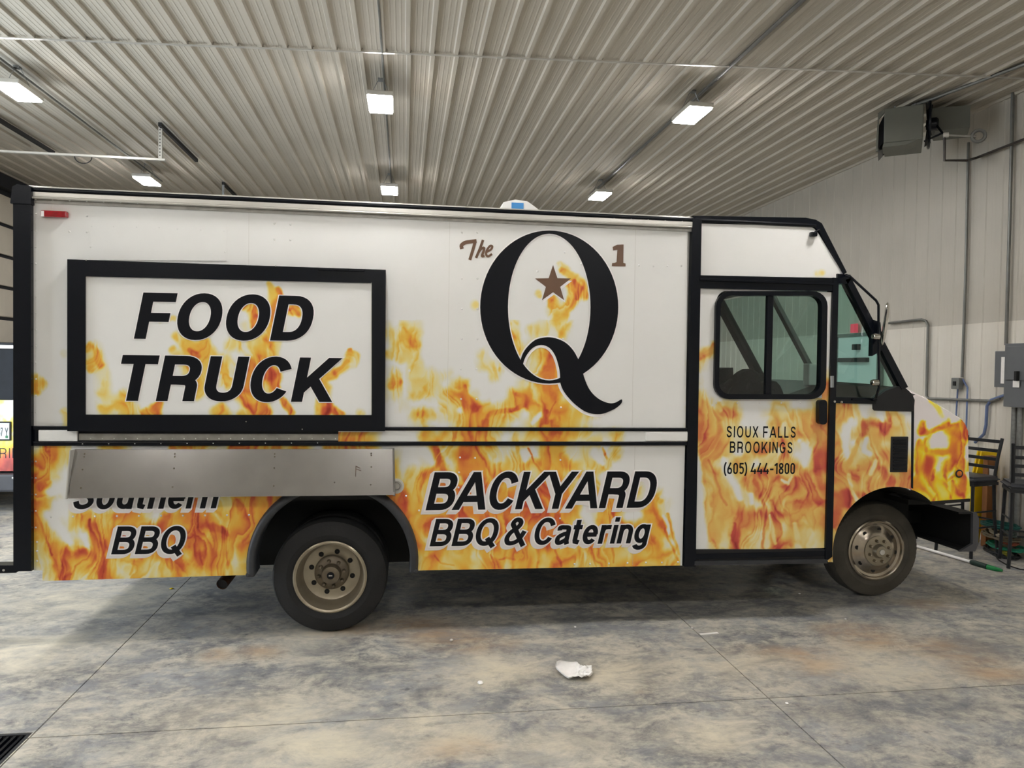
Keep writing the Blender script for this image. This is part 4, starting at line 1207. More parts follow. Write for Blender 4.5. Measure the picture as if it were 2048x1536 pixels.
# door words
for t_, a in (('SIOUX FALLS', (1452.5, 874.5, 1590.5, 875.5, 22.6)), ('BROOKINGS', (1458.8, 905.4, 1584, 906.6, 22.6)), ('(605) 444-1800', (1446, 948, 1589, 948, 22.4))):
    text_mesh('letter', t_, *a, 0.0, YB - .0045, .16, .27 if t_[0] != '(' else .12, m_ink, dec, ky=.95, space=.42 if t_[0] != '(' else .26)

# ---- stainless counter shelf folded down
shelf = empty('counter_shelf', parent=truck)
SY = YB - .075


def sz_(u, v): p = P(u, v, SY); return (p.x, p.z)


sl = [sz_(146, 899), sz_(788.5, 898), sz_(789, 990), sz_(138, 997)]
yt, yb = SY + .020, SY - .042
fc4 = [P(146, 899, yt), P(788.5, 898, yt), P(789, 990, yb), P(138, 997, yb)]
q8 = fc4 + [p + Vector((0, .012, 0)) for p in fc4]
MB().add(q8, [(0, 1, 2, 3), (7, 6, 5, 4), (0, 4, 5, 1), (1, 5, 6, 2), (2, 6, 7, 3), (3, 7, 4, 0)]).build('shelf_face', m_steel, shelf)


def SP(u, v): return P(u, v, yt + (yb - yt) * (v - 899) / 95 - .001)


fl = MB(); a = P(146, 899, SY); b = P(788.5, 898, SY)
fl.box((a.x, SY + .028, a.z - .012), (b.x, YB - .02, a.z - .002)); fl.build('shelf_flange', m_steel, shelf)
q0 = P(788, 898, SY); q1 = P(789, 990, SY)
MB().prism([(q0.x - .010, q0.z), (q0.x + .002, q0.z), (q1.x + .006, q1.z), (q1.x - .008, q1.z)], SY - .038, YB - .01).build('shelf_end', m_steel, shelf)
q0 = sz_(142, 899); q1 = sz_(135, 996)
MB().prism([(sz_(145, 899)[0], q0[1]), (sz_(147, 899)[0], q0[1]), (sz_(139, 997)[0], q1[1]), (sz_(136.5, 997)[0], q1[1])], SY - .044, SY + .02).build('shelf_edge', m_alu, shelf)
for u, v in [(169, 908), (168.5, 913.5), (349.5, 908), (349.5, 913.5), (549.5, 908), (549.5, 913.5), (742.5, 907), (742.5, 911), (165, 939), (348, 937), (548.5, 936), (742.5, 934), (161.5, 976), (345, 974), (547.5, 972), (741.5, 969.5), (669, 965)]:
    p = SP(u, v); MB().lathe([(-.004, .001), (-.003, .004), (.002, .006)], 8, 'y', tuple(p)).build('screw', m_hub, shelf)
sc = [spline([(712, 932), (711.5, 950), (712, 967)], 4), [(711, 931.5), (720, 936)], [(713, 938), (722, 941)]]
for q in sc: outline_mesh('scratch', q, .003, SP(712, 948).y - .004, m_rust, shelf, False, SY - .01)

# ---- rear fender flare
fl = MB(); n = 40
prof_f = []
inner = AR - .042
vsf = []; fsf = []
angs = [math.radians(187 - i * (194 / n)) for i in range(n + 1)]
for a in angs:
    for r, yy in ((AR + .016, YB), (AR + .012, YB - .03), (AR - .002, YB - .050), (inner + .012, YB - .058), (inner, YB - .05), (inner, YB + .14)):
        vsf.append((AX + r * math.cos(a), yy, AZ + r * math.sin(a)))
for i in range(n):
    for k in range(5): fsf.append((i * 6 + k, i * 6 + k + 1, (i + 1) * 6 + k + 1, (i + 1) * 6 + k))
# straight legs down to the skirt edge
flare = mesh_obj('fender_flare', vsf, fsf, m_flare, truck, smooth=True)
for sgn, zend in ((-1, zl1 - .005), (1, zr0 - .01)):
    xa = AX + sgn * (inner - .004); xb = AX + sgn * (AR + .014)
    MB().box((xa, YB - .055, zend), (xb, YB + .10, AZ - .045), .02).build('flare_leg', m_flare, flare)
# wheel well
MB().box((AX - .62, YB + .12, 1.06), (AX + .62, YB + .9, 1.09)).box((AX - .66, YB + .60, .34), (AX + .66, YB + .64, 1.09)).box((AX - .64, YB + .06, .6), (AX - .60, YB + .64, 1.09)).build('wheel_well', m_dark, truck)

# ---- chassis
ch = MB()
for yy in (YB + .55, YB + 1.65): ch.box((-2.2, yy, .62), (4.25, yy + .08, .86))
for xx in (-2.1, -1.3, .3, 1.4, 2.6, 3.6): ch.box((xx, YB + .55, .66), (xx + .1, YB + 1.73, .80))
ch.build('chassis_rails', m_dark, truck)
MB().box((XREAR + .05, YB + .03, ZFL - .05), (3.10, YW - .03, ZFL)).build('underfloor', m_dark, truck)
MB().tube([(AX, YB + .15, .385), (AX, YW - .15, .385)], .06, 12).lathe([(-.16, .03), (-.1, .14), (0, .19), (.1, .14), (.16, .03)], 16, 'y', (AX, (YB + YW) / 2, .385)).build('rear_axle', m_dark, truck)
MB().box((.6, YB + .75, .42), (1.7, YB + 1.5, .70), .05).build('fuel_tank', m_dark, truck)
MB().box((.2, YB + .1, .52), (1.95, YB + .5, .60)).build('side_step_frame', m_dark, truck)
fz = MB().box((XBOX - 4.3, YW - .03, .45), (XBOX, YW, ZFL + .02)); fz.build('far_skirt', m_white, truck)
MB().box((.25, 6.75, .16), (1.95, 7.3, .80), .03).build('mid_light_block', m_dark, truck)  # unseen box added to block far-side light under the middle of the truck
MB().box((-2.3, 6.9, .3), (-1.2, 7.35, .80), .03).build('rear_light_block', m_dark, truck)  # unseen added box, keeps the floor dark below the rear overhang
MB().box((2.0, 6.9, .28), (3.1, 7.35, .72), .03).build('front_light_block', m_dark, truck)  # added out of view to cut the light reaching under the cab
ex = P(444, 1169, 5.35)
MB().tube([ex, ex + Vector((.05, .25, .07)), ex + Vector((.2, .8, .16)), ex + Vector((1.2, 1.2, .2))], .04, 16, caps=False).build('exhaust_pipe', m_rust, truck, smooth=True)
MB().tube([ex + Vector((.001, .012, .002)), ex + Vector((.05, .26, .07))], .0385, 16, caps=True).build('pipe_bore', m_blackm, truck)
MB().box((XREAR - .40, YB + .0, pz(0, 1147)[1]), (XREAR + .0, YB + .10, pz(0, 1131)[1]), .006).build('rear_step', m_black, truck)
pb_ = P(8, 1140, YB); MB().lathe([(-.006, .001), (-.005, .008), (0, .01)], 8, 'y', (pb_.x, YB, pb_.z)).build('step_bolt', m_chrome, truck)


# ---- wheels
def tyre(parent, c, Rt, width, ri, material, name='tyre'):
    w = width
    pr = [(w - .02, ri), (w, ri + .02), (w - .004, Rt - .06), (w - .03, Rt - .015), (w - .06, Rt), (.055, Rt), (.028, Rt - .012), (.010, Rt - .055), (.0, Rt - .10), (.004, ri + .05), (.012, ri + .012), (.022, ri)]
    t = MB().lathe(pr, 56, 'y', c).build(name, material, parent, smooth=True)
    tr = MB()
    for k in range(64):
        a = 2 * PI * k / 64
        for yy in (.038, w * .5, w - .085):
            x = math.cos(a) * (Rt - .002); zz = math.sin(a) * (Rt - .002); tx, tz = -math.sin(a), math.cos(a)
            p = Vector((c[0] + x, c[1] + yy, c[2] + zz)); hh = .010; l = .022 if yy > .04 else .016
            n_ = Vector((math.cos(a), 0, math.sin(a))); td = Vector((tx, 0, tz))
            vs = []
            for dn in (-.014, .0010 if yy > .04 else -.013):
                for s1, s2 in ((-1, -1), (1, -1), (1, 1), (-1, 1)): vs.append(p + n_ * dn + td * hh * s1 + Vector((0, 1, 0)) * l * s2)
            tr.add(vs, [(0, 3, 2, 1), (4, 5, 6, 7), (0, 1, 5, 4), (1, 2, 6, 5), (2, 3, 7, 6), (3, 0, 4, 7)])
    o = tr.build('tread_blocks', material, t); tag(o, kind='stuff')
    return t


def hub_parts(parent, c, y_face, r_nuts, nut_r, r_holes, hole_r, y_hole, n=8, hcap=True, a0=0.2, tilt=0.0):
    for k in range(n):
        a = a0 + 2 * PI * k / n
        MB().lathe([(-.030, .001), (-.028, nut_r * .6), (-.018, nut_r * .8), (0, nut_r)], 8, 'y', (c[0] + r_nuts * math.cos(a), y_face, c[2] + r_nuts * math.sin(a))).build('lug_nut', m_hub if hcap else m_rimf, parent, smooth=True)
    for k in range(n):
        a = a0 + .35 + 2 * PI * k / n
        MB().lathe([(-.0015, .001), (-.0015, hole_r), (.004, hole_r)], 14, 'y', (c[0] + r_holes * math.cos(a), y_hole, c[2] + r_holes * math.sin(a))).build('hand_hole', m_dark, parent)


RT = .392
rc = P(660, 1157, YB + .045)
rc = Vector((rc.x, YB + .045, RT))
rw = empty('rear_wheel', parent=truck)
tyre(rw, rc, RT, .22, .243, m_rubber)
tyre(rw, rc + Vector((0, .27, 0)), RT, .22, .243, m_rubber)
rim = MB().lathe([(.02, .243), (.006, .250), (.0, .240), (.006, .228), (.05, .221), (.10, .212), (.135, .195), (.150, .160), (.150, .10)], 56, 'y', rc).build('rim', m_rim, rw, smooth=True)
MB().lathe([(.150, .12), (.118, .118), (.108, .108), (.100, .070), (.066, .066), (.046, .060), (.042, .05), (.042, .001)], 40, 'y', rc).build('hub', m_hub, rw, smooth=True)
MB().lathe([(.041, .026), (.038, .024), (.038, .001)], 24, 'y', rc).build('hub_badge', m_black, rw)
hub_parts(rim, rc, rc.y + .102, .088, .0145, .145, .018, rc.y + .149)
MB().box((rc.x - .012, rc.y + .035, rc.z - .002), (rc.x + .012, rc.y + .0378, rc.z + .004)).build('badge_mark', m_alu, rw)
farw = copy_tree(rw, truck); farw.location = (0, 0, 0)
for c_ in (farw,):
    c_.rotation_euler = (0, 0, PI); c_.location = (2 * rc.x, 2 * rc.y + (YW - YB - .09), 0)
# front wheel, set in from the side
FY = 5.52
fcp = P(1754, 1098, FY); fc = Vector((fcp.x, FY, RT))
fw = empty('front_wheel', parent=truck)
tyre(fw, fc, RT, .24, .243, m_dusty)
frim = MB().lathe([(.02, .245), (.004, .252), (-.002, .240), (.004, .230), (.022, .224), (.030, .205), (.022, .185), (.0, .155), (-.012, .125), (-.014, .118)], 56, 'y', fc).build('rim', m_rimf, fw, smooth=True)
MB().lathe([(-.014, .125), (-.022, .123), (-.024, .115), (-.026, .06), (-.045, .055), (-.06, .045), (-.065, .001)], 40, 'y', fc).build('hub', m_rim, fw, smooth=True)
MB().lathe([(-.066, .024), (-.072, .022), (-.074, .001)], 20, 'y', fc).build('hub_cap', m_alu, fw, smooth=True)
hub_parts(frim, fc, fc.y - .024, .088, .014, .172, .017, fc.y + .010, hcap=False, a0=.3)
farf = copy_tree(fw, truck); farf.rotation_euler = (0, 0, PI); farf.location = (2 * fc.x, 2 * fc.y + (7.06 - 5.52), 0)

# ---- cab
cab = empty('cab', parent=truck)
# front pillar
MB().prism([pz(1383, 438), pz(1401, 440), pz(1389, 1132), pz(1367, 1132)], YB - .022, YB + .05).build('front_pillar', m_black, cab)
# upper side panel
up_ = [pz(1401, 447), pz(1618, 453), pz(1628, 457), pz(1636, 466), pz(1687, 550), pz(1688, 556), pz(1400, 551)]
MB().prism(up_, YB + .001, YB + .03).build('upper_panel_core', m_white, cab)
cup = sheet('cab_upper_panel', up_, YB - .001, .012, m_print, cab); paint(cup, fixed_y=YB)
cr = [pz(1384, 432), pz(1610, 436), pz(1630, 440), pz(1642, 447), pz(1692, 545), pz(1686, 549), pz(1637, 464), pz(1628, 455), pz(1618, 450.5), pz(1401, 446)]
MB().prism(cr, YB - .012, YB + .04).build('cab_roof_edge', m_black, cab)
# roof cap and brow (solid, full width)
c0 = pz(1400, 440); c1 = pz(1618, 444); c2 = pz(1640, 458); c3 = pz(1690, 549)
MB().prism([(c0[0], ZROOF - .04), (c0[0], ZROOF + .004), (c1[0], ZROOF - .0), (c1[0] + .05, ZROOF - .025), (c2[0], c2[1]), (c3[0], c3[1]), (c3[0] - .03, c3[1]), (c2[0] - .06, c2[1] - .02), (c1[0] - .02, ZROOF - .05)], YB + .01, YW).build('cab_roof', m_black, cab)
MB().box((pz(1560, 440)[0], YB + .2, ZROOF - .01), (pz(1610, 440)[0], YW - .3, ZROOF + .02), .008).build('roof_marker_strip', m_alu, cab)
# header over the door
MB().prism([pz(1396, 551), pz(1668, 557), pz(1667, 583), pz(1393, 577)], YB - .02, YB + .04).build('door_header_rail', m_black, cab)
MB().box(P(1397, 562, YB) + Vector((0, -.03, 0)), P(1664, 566, YB) + Vector((0, -.02, 0)), .003).build('door_track', m_black, cab)
# bracket / little camera
bp_ = P(1625, 469, YB)
MB().box(bp_ + Vector((-.03, -.04, -.02)), bp_ + Vector((.02, 0, .015)), .01).tube([bp_ + Vector((0, -.02, .01)), bp_ + Vector((.04, -.03, .035))], .007).build('side_camera', m_black, cab)
# sliding door
dpoly = [pz(1394, 577), pz(1664, 583), pz(1649, 1098), pz(1389, 1099)]
DY = YB - .004
sdoor = empty('sliding_door', parent=truck)


def rrect(u0, v0, u1, v1, r, skew0=0, skew1=0, n=6):
    pts = []
    for cx_, cy_, a0 in ((u1 - r, v0 + r, -90), (u1 - r, v1 - r, 0), (u0 + r, v1 - r, 90), (u0 + r, v0 + r, 180)):
        for i in range(n + 1):
            a = math.radians(a0 + 90 * i / n); uu = cx_ + r * math.cos(a); vv = cy_ + r * math.sin(a)
            uu += skew0 + (skew1 - skew0) * (vv - v0) / (v1 - v0); pts.append((uu, vv))
    return pts


outer = rrect(1428, 583, 1650, 798, 30, 1, -3); inner_ = rrect(1437, 592, 1639, 788, 22, 1, -3)
XO = [(P(u, v, YB).x, P(u, v, YB).z) for u, v in outer]; XI = [(P(u, v, YB).x, P(u, v, YB).z) for u, v in inner_]
n = len(XO)
fv = [(x, DY - .028, z) for x, z in XO] + [(x, DY - .028, z) for x, z in XI] + [(x, DY + .03, z) for x, z in XO] + [(x, DY + .03, z) for x, z in XI]
ff = []
for i in range(n):
    j = (i + 1) % n
    ff += [(i, j, n + j, n + i), (i, 2 * n + i, 2 * n + j, j), (n + i, n + j, 3 * n + j, 3 * n + i)]
wf = mesh_obj('window_frame', fv, ff, m_black, sdoor)
mb = MB(); mb.box(P(1533, 592, YB) + Vector((0, -.02, 0)), P(1540, 788, YB) + Vector((0, .015, 0)), .002); mb.build('window_mullion', m_black, wf)
gl = mesh_obj('window_pane', [(x, DY + .0, z) for x, z in XI], [tuple(range(n))], m_glass, sdoor)
# door skin with the window cut out: strips round the window
xo0 = min(p[0] for p in XO) + .015; xo1 = max(p[0] for p in XO) - .015; zo0 = min(p[1] for p in XO) + .015; zo1 = max(p[1] for p in XO) - .015
zt_ = pz(1520, 580)[1]; zb_ = pz(1520, 1098.5)[1]
xl_t = pz(1393, 580)[0]; xr_t = pz(1663, 583)[0]; xl_b = pz(1389, 1098)[0]; xr_b = pz(1649, 1098)[0]


def lx(z): t = (z - zb_) / (zt_ - zb_); return xl_b + (xl_t - xl_b) * t


def rx(z): t = (z - zb_) / (zt_ - zb_); return xr_b + (xr_t - xr_b) * t


def fillet(x, z, sx, sz, r=.085):  # corner filler between rounded frame and strips
    return None


for nm, pl in (('door_skin', [(lx(zo0), zo0), (rx(zo0), zo0), (rx(zb_), zb_), (lx(zb_), zb_)]),
               ('door_skin', [(lx(zt_), zt_), (xo0, zt_), (xo0, zo0), (lx(zo0), zo0)]),
               ('door_skin', [(xo1, zt_), (rx(zt_), zt_), (rx(zo0), zo0), (xo1, zo0)]),
               ('door_skin', [(xo0, zt_), (xo1, zt_), (xo1, zo1), (xo0, zo1)])):
    o = sheet(nm, pl, DY, .0058, m_print, sdoor); paint(o, C=_CD, fixed_y=YB)
    MB().prism(pl, DY + .002, DY + .025).build('door_core', m_white, sdoor)
# filler plates in the four rounded corners
for (x, z, sx, sz) in ((xo0, zo1, 1, -1), (xo1, zo1, -1, -1), (xo0, zo0, 1, 1), (xo1, zo0, -1, 1)):
    r = .078
    pts = [(x, z)] + [(x + sx * (r - r * math.sin(math.radians(a))), z + sz * (r - r * math.cos(math.radians(a)))) for a in range(0, 91, 15)]
    MB().prism(pts, DY - .0, DY + .02).build('corner_plate', m_white, sdoor)
hp_ = rrect(1631, 799, 1647, 848, 7)
MB().prism([(P(u, v, YB).x, P(u, v, YB).z) for u, v in hp_], DY - .045, DY).build('door_handle', m_black, sdoor)
dl = MB()
for u in (1432, 1474, 1518, 1562, 1600): 
    p = P(u, 806, YB); dl.lathe([(-.004, .001), (-.003, .004), (0, .006)], 7, 'y', (p.x, DY, p.z))
dlo = dl.build('door_rivets', m_white, sdoor); tag(dlo, kind='stuff')
# sill
MB().prism([pz(1388, 1098), pz(1650, 1098), pz(1651, 1124), pz(1386, 1128)], YB - .012, YB + .25).build('door_sill', m_blackm, cab)
MB().box(P(1388, 1107, YB) + Vector((0, -.02, 0)), P(1646, 1111, YB) + Vector((0, -.01, 0)), .002).build('sill_rib', m_black, cab)
MB().prism([pz(1387, 1121), pz(1651, 1117), pz(1651, 1125), pz(1386, 1129)], YB - .025, YB - .01).build('sill_lip', m_flare, cab)
# door rear post
MB().prism([pz(1663, 556), pz(1674, 557), pz(1661, 1112), pz(1647, 1122)], YB - .024, YB + .05).build('door_post', m_black, cab)
# cowl side panel with arch
FAX, FAZ = None, None
pA = pz(1665, 1096); pB_ = pz(1790, 973.5); pC_ = pz(1861, 1002)
# circle through three points


def circ(a, b, c):
    ax, ay = a; bx, by = b; cx_, cy_ = c
    d = 2 * (ax * (by - cy_) + bx * (cy_ - ay) + cx_ * (ay - by))
    ux = ((ax * ax + ay * ay) * (by - cy_) + (bx * bx + by * by) * (cy_ - ay) + (cx_ * cx_ + cy_ * cy_) * (ay - by)) / d
    uy = ((ax * ax + ay * ay) * (cx_ - bx) + (bx * bx + by * by) * (ax - cx_) + (cx_ * cx_ + cy_ * cy_) * (bx - ax)) / d
    return ux, uy, math.hypot(ax - ux, ay - uy)


FAX, FAZ, FAR = circ(pA, pB_, pC_)
cpoly = [pz(1667, 808), pz(1746, 810), pz(1746, 820), pz(1823, 822), pz(1822, 985), pz(1670, 1100), pz(1663, 1125), pz(1659, 1123)]
cpoly = [pz(1665, 806), pz(1746, 808), pz(1824, 815), pz(1822, 1000), pz(1760, 1122), pz(1655, 1124)]
cow = sheet('cowl_panel', cpoly, DY, .0058, m_print, cab, holes=[(FAX, FAZ, FAR)]); paint(cow, C=_CD, fixed_y=YB)
arcp = [(FAX + FAR * math.cos(math.radians(a)), FAZ + FAR * math.sin(math.radians(a))) for a in range(70, 176, 7)]
MB().prism([pz(1665, 806), pz(1824, 815)] + [(pz(1823, 900)[0], arcp[0][1])] + [p for p in arcp if p[0] < pz(1823, 900)[0]] + [(arcp[-1][0], pz(1660, 1123)[1]), pz(1657, 1123)], DY + .002, DY + .03).build('cowl_backing', m_white, cab)
# inner arch (dark liner)
n_ = 22; vs = []; fs = []
for i in range(n_ + 1):
    a = math.radians(50 + i * (133 / n_))
    for r, yy in ((FAR, YB + .0), (FAR, YB + .75)): vs.append((FAX + r * math.cos(a), yy, FAZ + r * math.sin(a)))
for i in range(n_): fs.append((2 * i, 2 * i + 1, 2 * i + 3, 2 * i + 2))
mesh_obj('wheel_arch_liner', vs, fs, m_blackm, cab)
MB().box((FAX - FAR, YB + .74, .5), (FAX + FAR + .1, YB + .76, 1.3)).build('wheel_arch_back', m_dark, cab)
# louvred vent
lv = MB().box(P(1781, 873, YB) + Vector((0, -.012, 0)), P(1813, 944, YB) + Vector((0, .01, 0)), .004); lvo = lv.build('side_vent', m_blackm, cab)
for k in range(9):
    a = P(1784, 878 + k * 7.2, YB); b = P(1810, 881 + k * 7.2, YB)
    MB().box((a.x, YB - .02, b.z), (b.x, YB - .01, a.z), .002).build('louvre', m_black, lvo)
# cowl seam, black corner, sill
MB().prism([pz(1822, 812), pz(1827, 812), pz(1825, 977), pz(1821, 975)], YB - .008, YB + .02).build('cowl_seam', m_black, cab)
MB().prism([pz(1744, 800), pz(1744, 817), pz(1747, 821), pz(1825, 823), pz(1827, 800), pz(1823, 790), pz(1816, 782), pz(1806, 774), pz(1800, 771), pz(1770, 781)], YB - .014, YB + .05).build('cowl_corner', m_blackm, cab)
MB().prism([pz(1664, 794), pz(1750, 796), pz(1748, 808), pz(1664, 806)], YB - .02, YB + .04).build('quarter_sill', m_black, cab)
MB().box(P(1700, 797, YB) + Vector((0, -.03, 0)), P(1750, 801, YB) + Vector((0, -.02, 0)), .003).build('sill_strip', m_black, cab)
# quarter window
qw = [pz(1674, 566), pz(1693, 566), pz(1803, 778), pz(1770, 788), pz(1748, 797), pz(1672, 796)]
mesh_obj('quarter_window', [(x, YB + .0, z) for x, z in qw], [tuple(range(len(qw)))], m_glassq, cab)
MB().prism([pz(1672, 548), pz(1698, 550), pz(1698, 560), pz(1693, 568), pz(1672, 568)], YB - .02, YB + .05).build('pillar_head', m_black, cab)
MB().prism([pz(1688, 560), pz(1699, 556), pz(1813, 774), pz(1800, 779)], YB - .02, YB + .06).build('windshield_pillar', m_black, cab)
MB().prism([pz(1742, 640), pz(1756, 645), pz(1760, 700), pz(1740, 712)], YB - .03, YB + .02).build('mirror_mount', m_black, cab)
# windshield plane (slanted) and its bars
wt = P(1692, 552, YB); wb = P(1808, 776, YB)
wsh = mesh_obj('windshield', [(wt.x, YB + .05, wt.z), (wb.x, YB + .05, wb.z), (wb.x, YW - .05, wb.z), (wt.x, YW - .05, wt.z)], [(0, 1, 2, 3)], m_glassq, cab)
for yy, w in ((YB + 1.16, .035), (YW - .08, .06)):
    MB().tube([(wt.x, yy, wt.z), (wb.x, yy, wb.z)], w, 6).build('windshield_bar', m_cabin if yy < 7 else m_blackm, cab)
# far side of the cab: panel, door frame with opening
farp = [(XBOX, .55), (XBOX + 2.05, .55), (XBOX + 1.72, wb.z - .12), (XBOX, wb.z - .25)]
MB().prism([(XBOX, .6), (wb.x, .9), (wb.x, wb.z - .05), (XBOX, wb.z - .12)], YW - .04, YW).build('far_side_panel', m_white, cab)
MB().prism([(XBOX, ZROOF - .35), (wt.x + .05, ZROOF - .42), (wt.x - .15, ZROOF), (XBOX, ZROOF)], YW - .04, YW).build('far_header', m_white, cab)
MB().prism([(XBOX + .55, wb.z - .1), (XBOX + .68, wb.z - .1), (XBOX + .30, ZROOF - .3), (XBOX + .16, ZROOF - .3)], YW - .10, YW - .03).build('far_diagonal_brace', m_cabin, cab)
MB().box((XBOX, YW - .05, .9), (XBOX + .12, YW, ZROOF)).build('far_post', m_blackm, cab)
MB().box((XBOX + .0, YB + .03, ZFL - .3), (3.10, YW - .03, ZFL - .25)).box((3.10, YB + .8, ZFL - .3), (wb.x + .1, YW - .8, ZFL - .25)).build('cab_floor', m_blackm, cab)
# interior: grab rail, dash, seat
MB().prism([(XBOX + .95, .8), (wb.x, .8), (wb.x, wb.z + .0), (wb.x - .1, wb.z + .03), (XBOX + 1.15, wb.z - .12), (XBOX + .95, wb.z - .35)], YB + .9, YW - .1).build('dashboard', m_cabin, cab)
ib = P(1628, 750, 6.0)
MB().box(ib + Vector((-.07, -.04, -.09)), ib + Vector((.09, .06, .10)), .01).build('dash_box', m_doorw, cab)
seat = empty('driver_seat', parent=cab)
sb = P(1480, 745, 6.25)
SZ = 1.62
MB().box((sb.x - .36, 5.85, 1.12), (sb.x + .30, 6.5, 1.30), .06).build('seat_cushion', m_seat, seat)
MB().prism([(sb.x - .36, 1.2), (sb.x - .20, 1.2), (sb.x - .24, 1.88), (sb.x - .42, 1.86)], 5.88, 6.45).build('seat_back', m_seat, seat)
MB().box((sb.x - .2, 6.0, .75), (sb.x + .2, 6.4, 1.14)).build('seat_pedestal', m_blackm, seat)
# black bag draped over the engine cover
bm = bmesh.new(); bmesh.ops.create_icosphere(bm, subdivisions=4, radius=1)
import mathutils
for v in bm.verts:
    nn = mathutils.noise.noise(v.co * 2.3) * .14 + mathutils.noise.noise(v.co * 6) * .05
    v.co = v.co * (1 + nn); v.co = Vector((v.co.x * .30, v.co.y * .30, max(-.3, v.co.z * .33)))
me = bpy.data.meshes.new('seat_bag'); bm.to_mesh(me); bm.free(); me.materials.append(m_seat)
bag = bpy.data.objects.new('seat_bag', me); COL.objects.link(bag); bag.parent = cab
bgp = P(1500, 740, 5.75); bag.location = (bgp.x, 5.75, 1.52)
st_c = P(1600, 720, 6.9)
# mirror
mir = empty('door_mirror', parent=truck)
MB().tube([P(1692, 550, YB - .03), P(1700, 553, YB - .10), P(1752, 601, YB - .14), P(1757, 610, YB - .14), P(1758, 775, YB - .14), P(1752, 795, YB - .10), P(1745, 800, YB - .02)], .0095, 8).build('mirror_arm', m_black, mir, smooth=True)
for u, v in ((1752, 673), (1750, 765)): MB().lathe([(-.03, .001), (-.028, .018), (-.01, .024), (.02, .024), (.022, .001)], 14, 'x', P(u, v, YB - .14)).build('arm_clamp', m_chrome, mir, smooth=True)
mc = P(1770, 648, YB - .12)
mm = MB(); ring_pts = []
mm.lathe([(-.016, .001), (-.016, .9), (-.004, 1.0), (.012, .93), (.022, .6), (.026, .001)], 24, 'x')
mo = mm.build('mirror_head', m_chrome, mir, smooth=True)
mo.scale = (.75, .085, .165); mo.location = mc; mo.rotation_euler = (0, math.radians(6), math.radians(-31))
mh = MB(); mh.tube([P(1664, 752, YB - .03), P(1664, 775, YB - .03)], .014, 10); mh.build('door_knob', m_galv, mir, smooth=True)
for u, v in ((1668, 803), (1682, 804)): MB().lathe([(-.012, .001), (-.01, .009), (0, .011)], 10, 'y', P(u, v, YB - .02)).build('mirror_bolt', m_chrome, mir, smooth=True)

# ---- hood: lofted nose with the same flames
hood = empty('hood', parent=truck)
HYN = YB + .005


def hp2(u, v): return pz(u, v)


side = [pz(1826, 800), pz(1814, 775), pz(1822, 778), pz(1870, 803), pz(1915, 829), pz(1929, 838), pz(1936, 850), pz(1938, 866), pz(1939, 930), pz(1942, 998), pz(1862, 1004)]
# flat flank sheet
hpoly = [pz(1826, 792), pz(1832, 789), pz(1870, 808), pz(1915, 834), pz(1930, 846), pz(1937, 862), pz(1938, 930), pz(1942, 997), pz(1861, 1003), pz(1824, 1001)]
hs = sheet('hood_flank', hpoly, HYN, .0058, m_print, hood, holes=[(FAX, FAZ, FAR)]); paint(hs, hood=True, C=_CH, fixed_y=YB)
# rounded shoulder + top loft across the width
topl = [pz(1816, 776), pz(1826, 779), pz(1848, 790), pz(1870, 802), pz(1893, 815), pz(1915, 829), pz(1927, 836), pz(1935, 847), pz(1938.5, 862), pz(1939.5, 930), pz(1943, 998)]
flank = [pz(1822, 786), pz(1832, 789), pz(1852, 799), pz(1870, 808), pz(1893, 821), pz(1913, 833), pz(1925, 841), pz(1932, 852), pz(1936, 866), pz(1937.5, 932), pz(1941, 998)]
K = 5; vs = []; fs = []; nT = len(topl)
rows = []
for k in range(K + 1):
    t = k / K; s_ = math.sin(t * PI / 2); c_ = 1 - math.cos(t * PI / 2)
    rows.append([(flank[i][0] + (topl[i][0] - flank[i][0]) * s_, HYN + .07 * c_, flank[i][1] + (topl[i][1] - flank[i][1]) * s_) for i in range(nT)])
for yy, dz in ((.5, .02), (1.15, .03), (1.8, .02), (2.24, 0)):
    rows.append([(p[0] + (.08 if i > 4 else 0) * math.sin(yy / 2.3 * PI), YB + yy, p[1] + dz) for i, p in enumerate(topl)])
rows.append([(flank[i][0], YW, flank[i][1]) for i in range(nT)])
rows.append([(p[0], YW, .8) for p in flank])
# refine along the profile
def refine(r, m=4):
    out = []
    for a, b in zip(r[:-1], r[1:]):
        for k in range(m): out.append(tuple(a[j] + (b[j] - a[j]) * k / m for j in range(3)))
    out.append(r[-1]); return out
rows = [refine(r) for r in rows]; nT = len(rows[0])
for r in rows: vs += r
for i in range(len(rows) - 1):
    for j in range(nT - 1): fs.append((i * nT + j, i * nT + j + 1, (i + 1) * nT + j + 1, (i + 1) * nT + j))
ht = mesh_obj('hood_top', vs, fs, m_print, hood, smooth=True)
bm = bmesh.new(); bm.from_mesh(ht.data); bmesh.ops.recalc_face_normals(bm, faces=bm.faces)
bm.to_mesh(ht.data); bm.free()
paint(ht, hood=True, C=_CH, fixed_y=YB)
MB().prism([pz(1862, 1003), pz(1943, 998), pz(1942, 1004), pz(1866, 1009)], YB + .01, YB + .4).build('hood_lower_edge', m_blackm, hood)
am = P(1917, 947, YB)
MB().lathe([(-.006, .032), (-.012, .030), (-.012, .024), (-.010, .022)], 22, 'y', (am.x, YB, am.z)).build('lamp_bezel', m_blackm, hood, smooth=True)
MB().lathe([(-.018, .001), (-.016, .014), (-.008, .024), (0, .025)], 22, 'y', (am.x, YB, am.z)).build('side_marker', m_amber, hood, smooth=True)
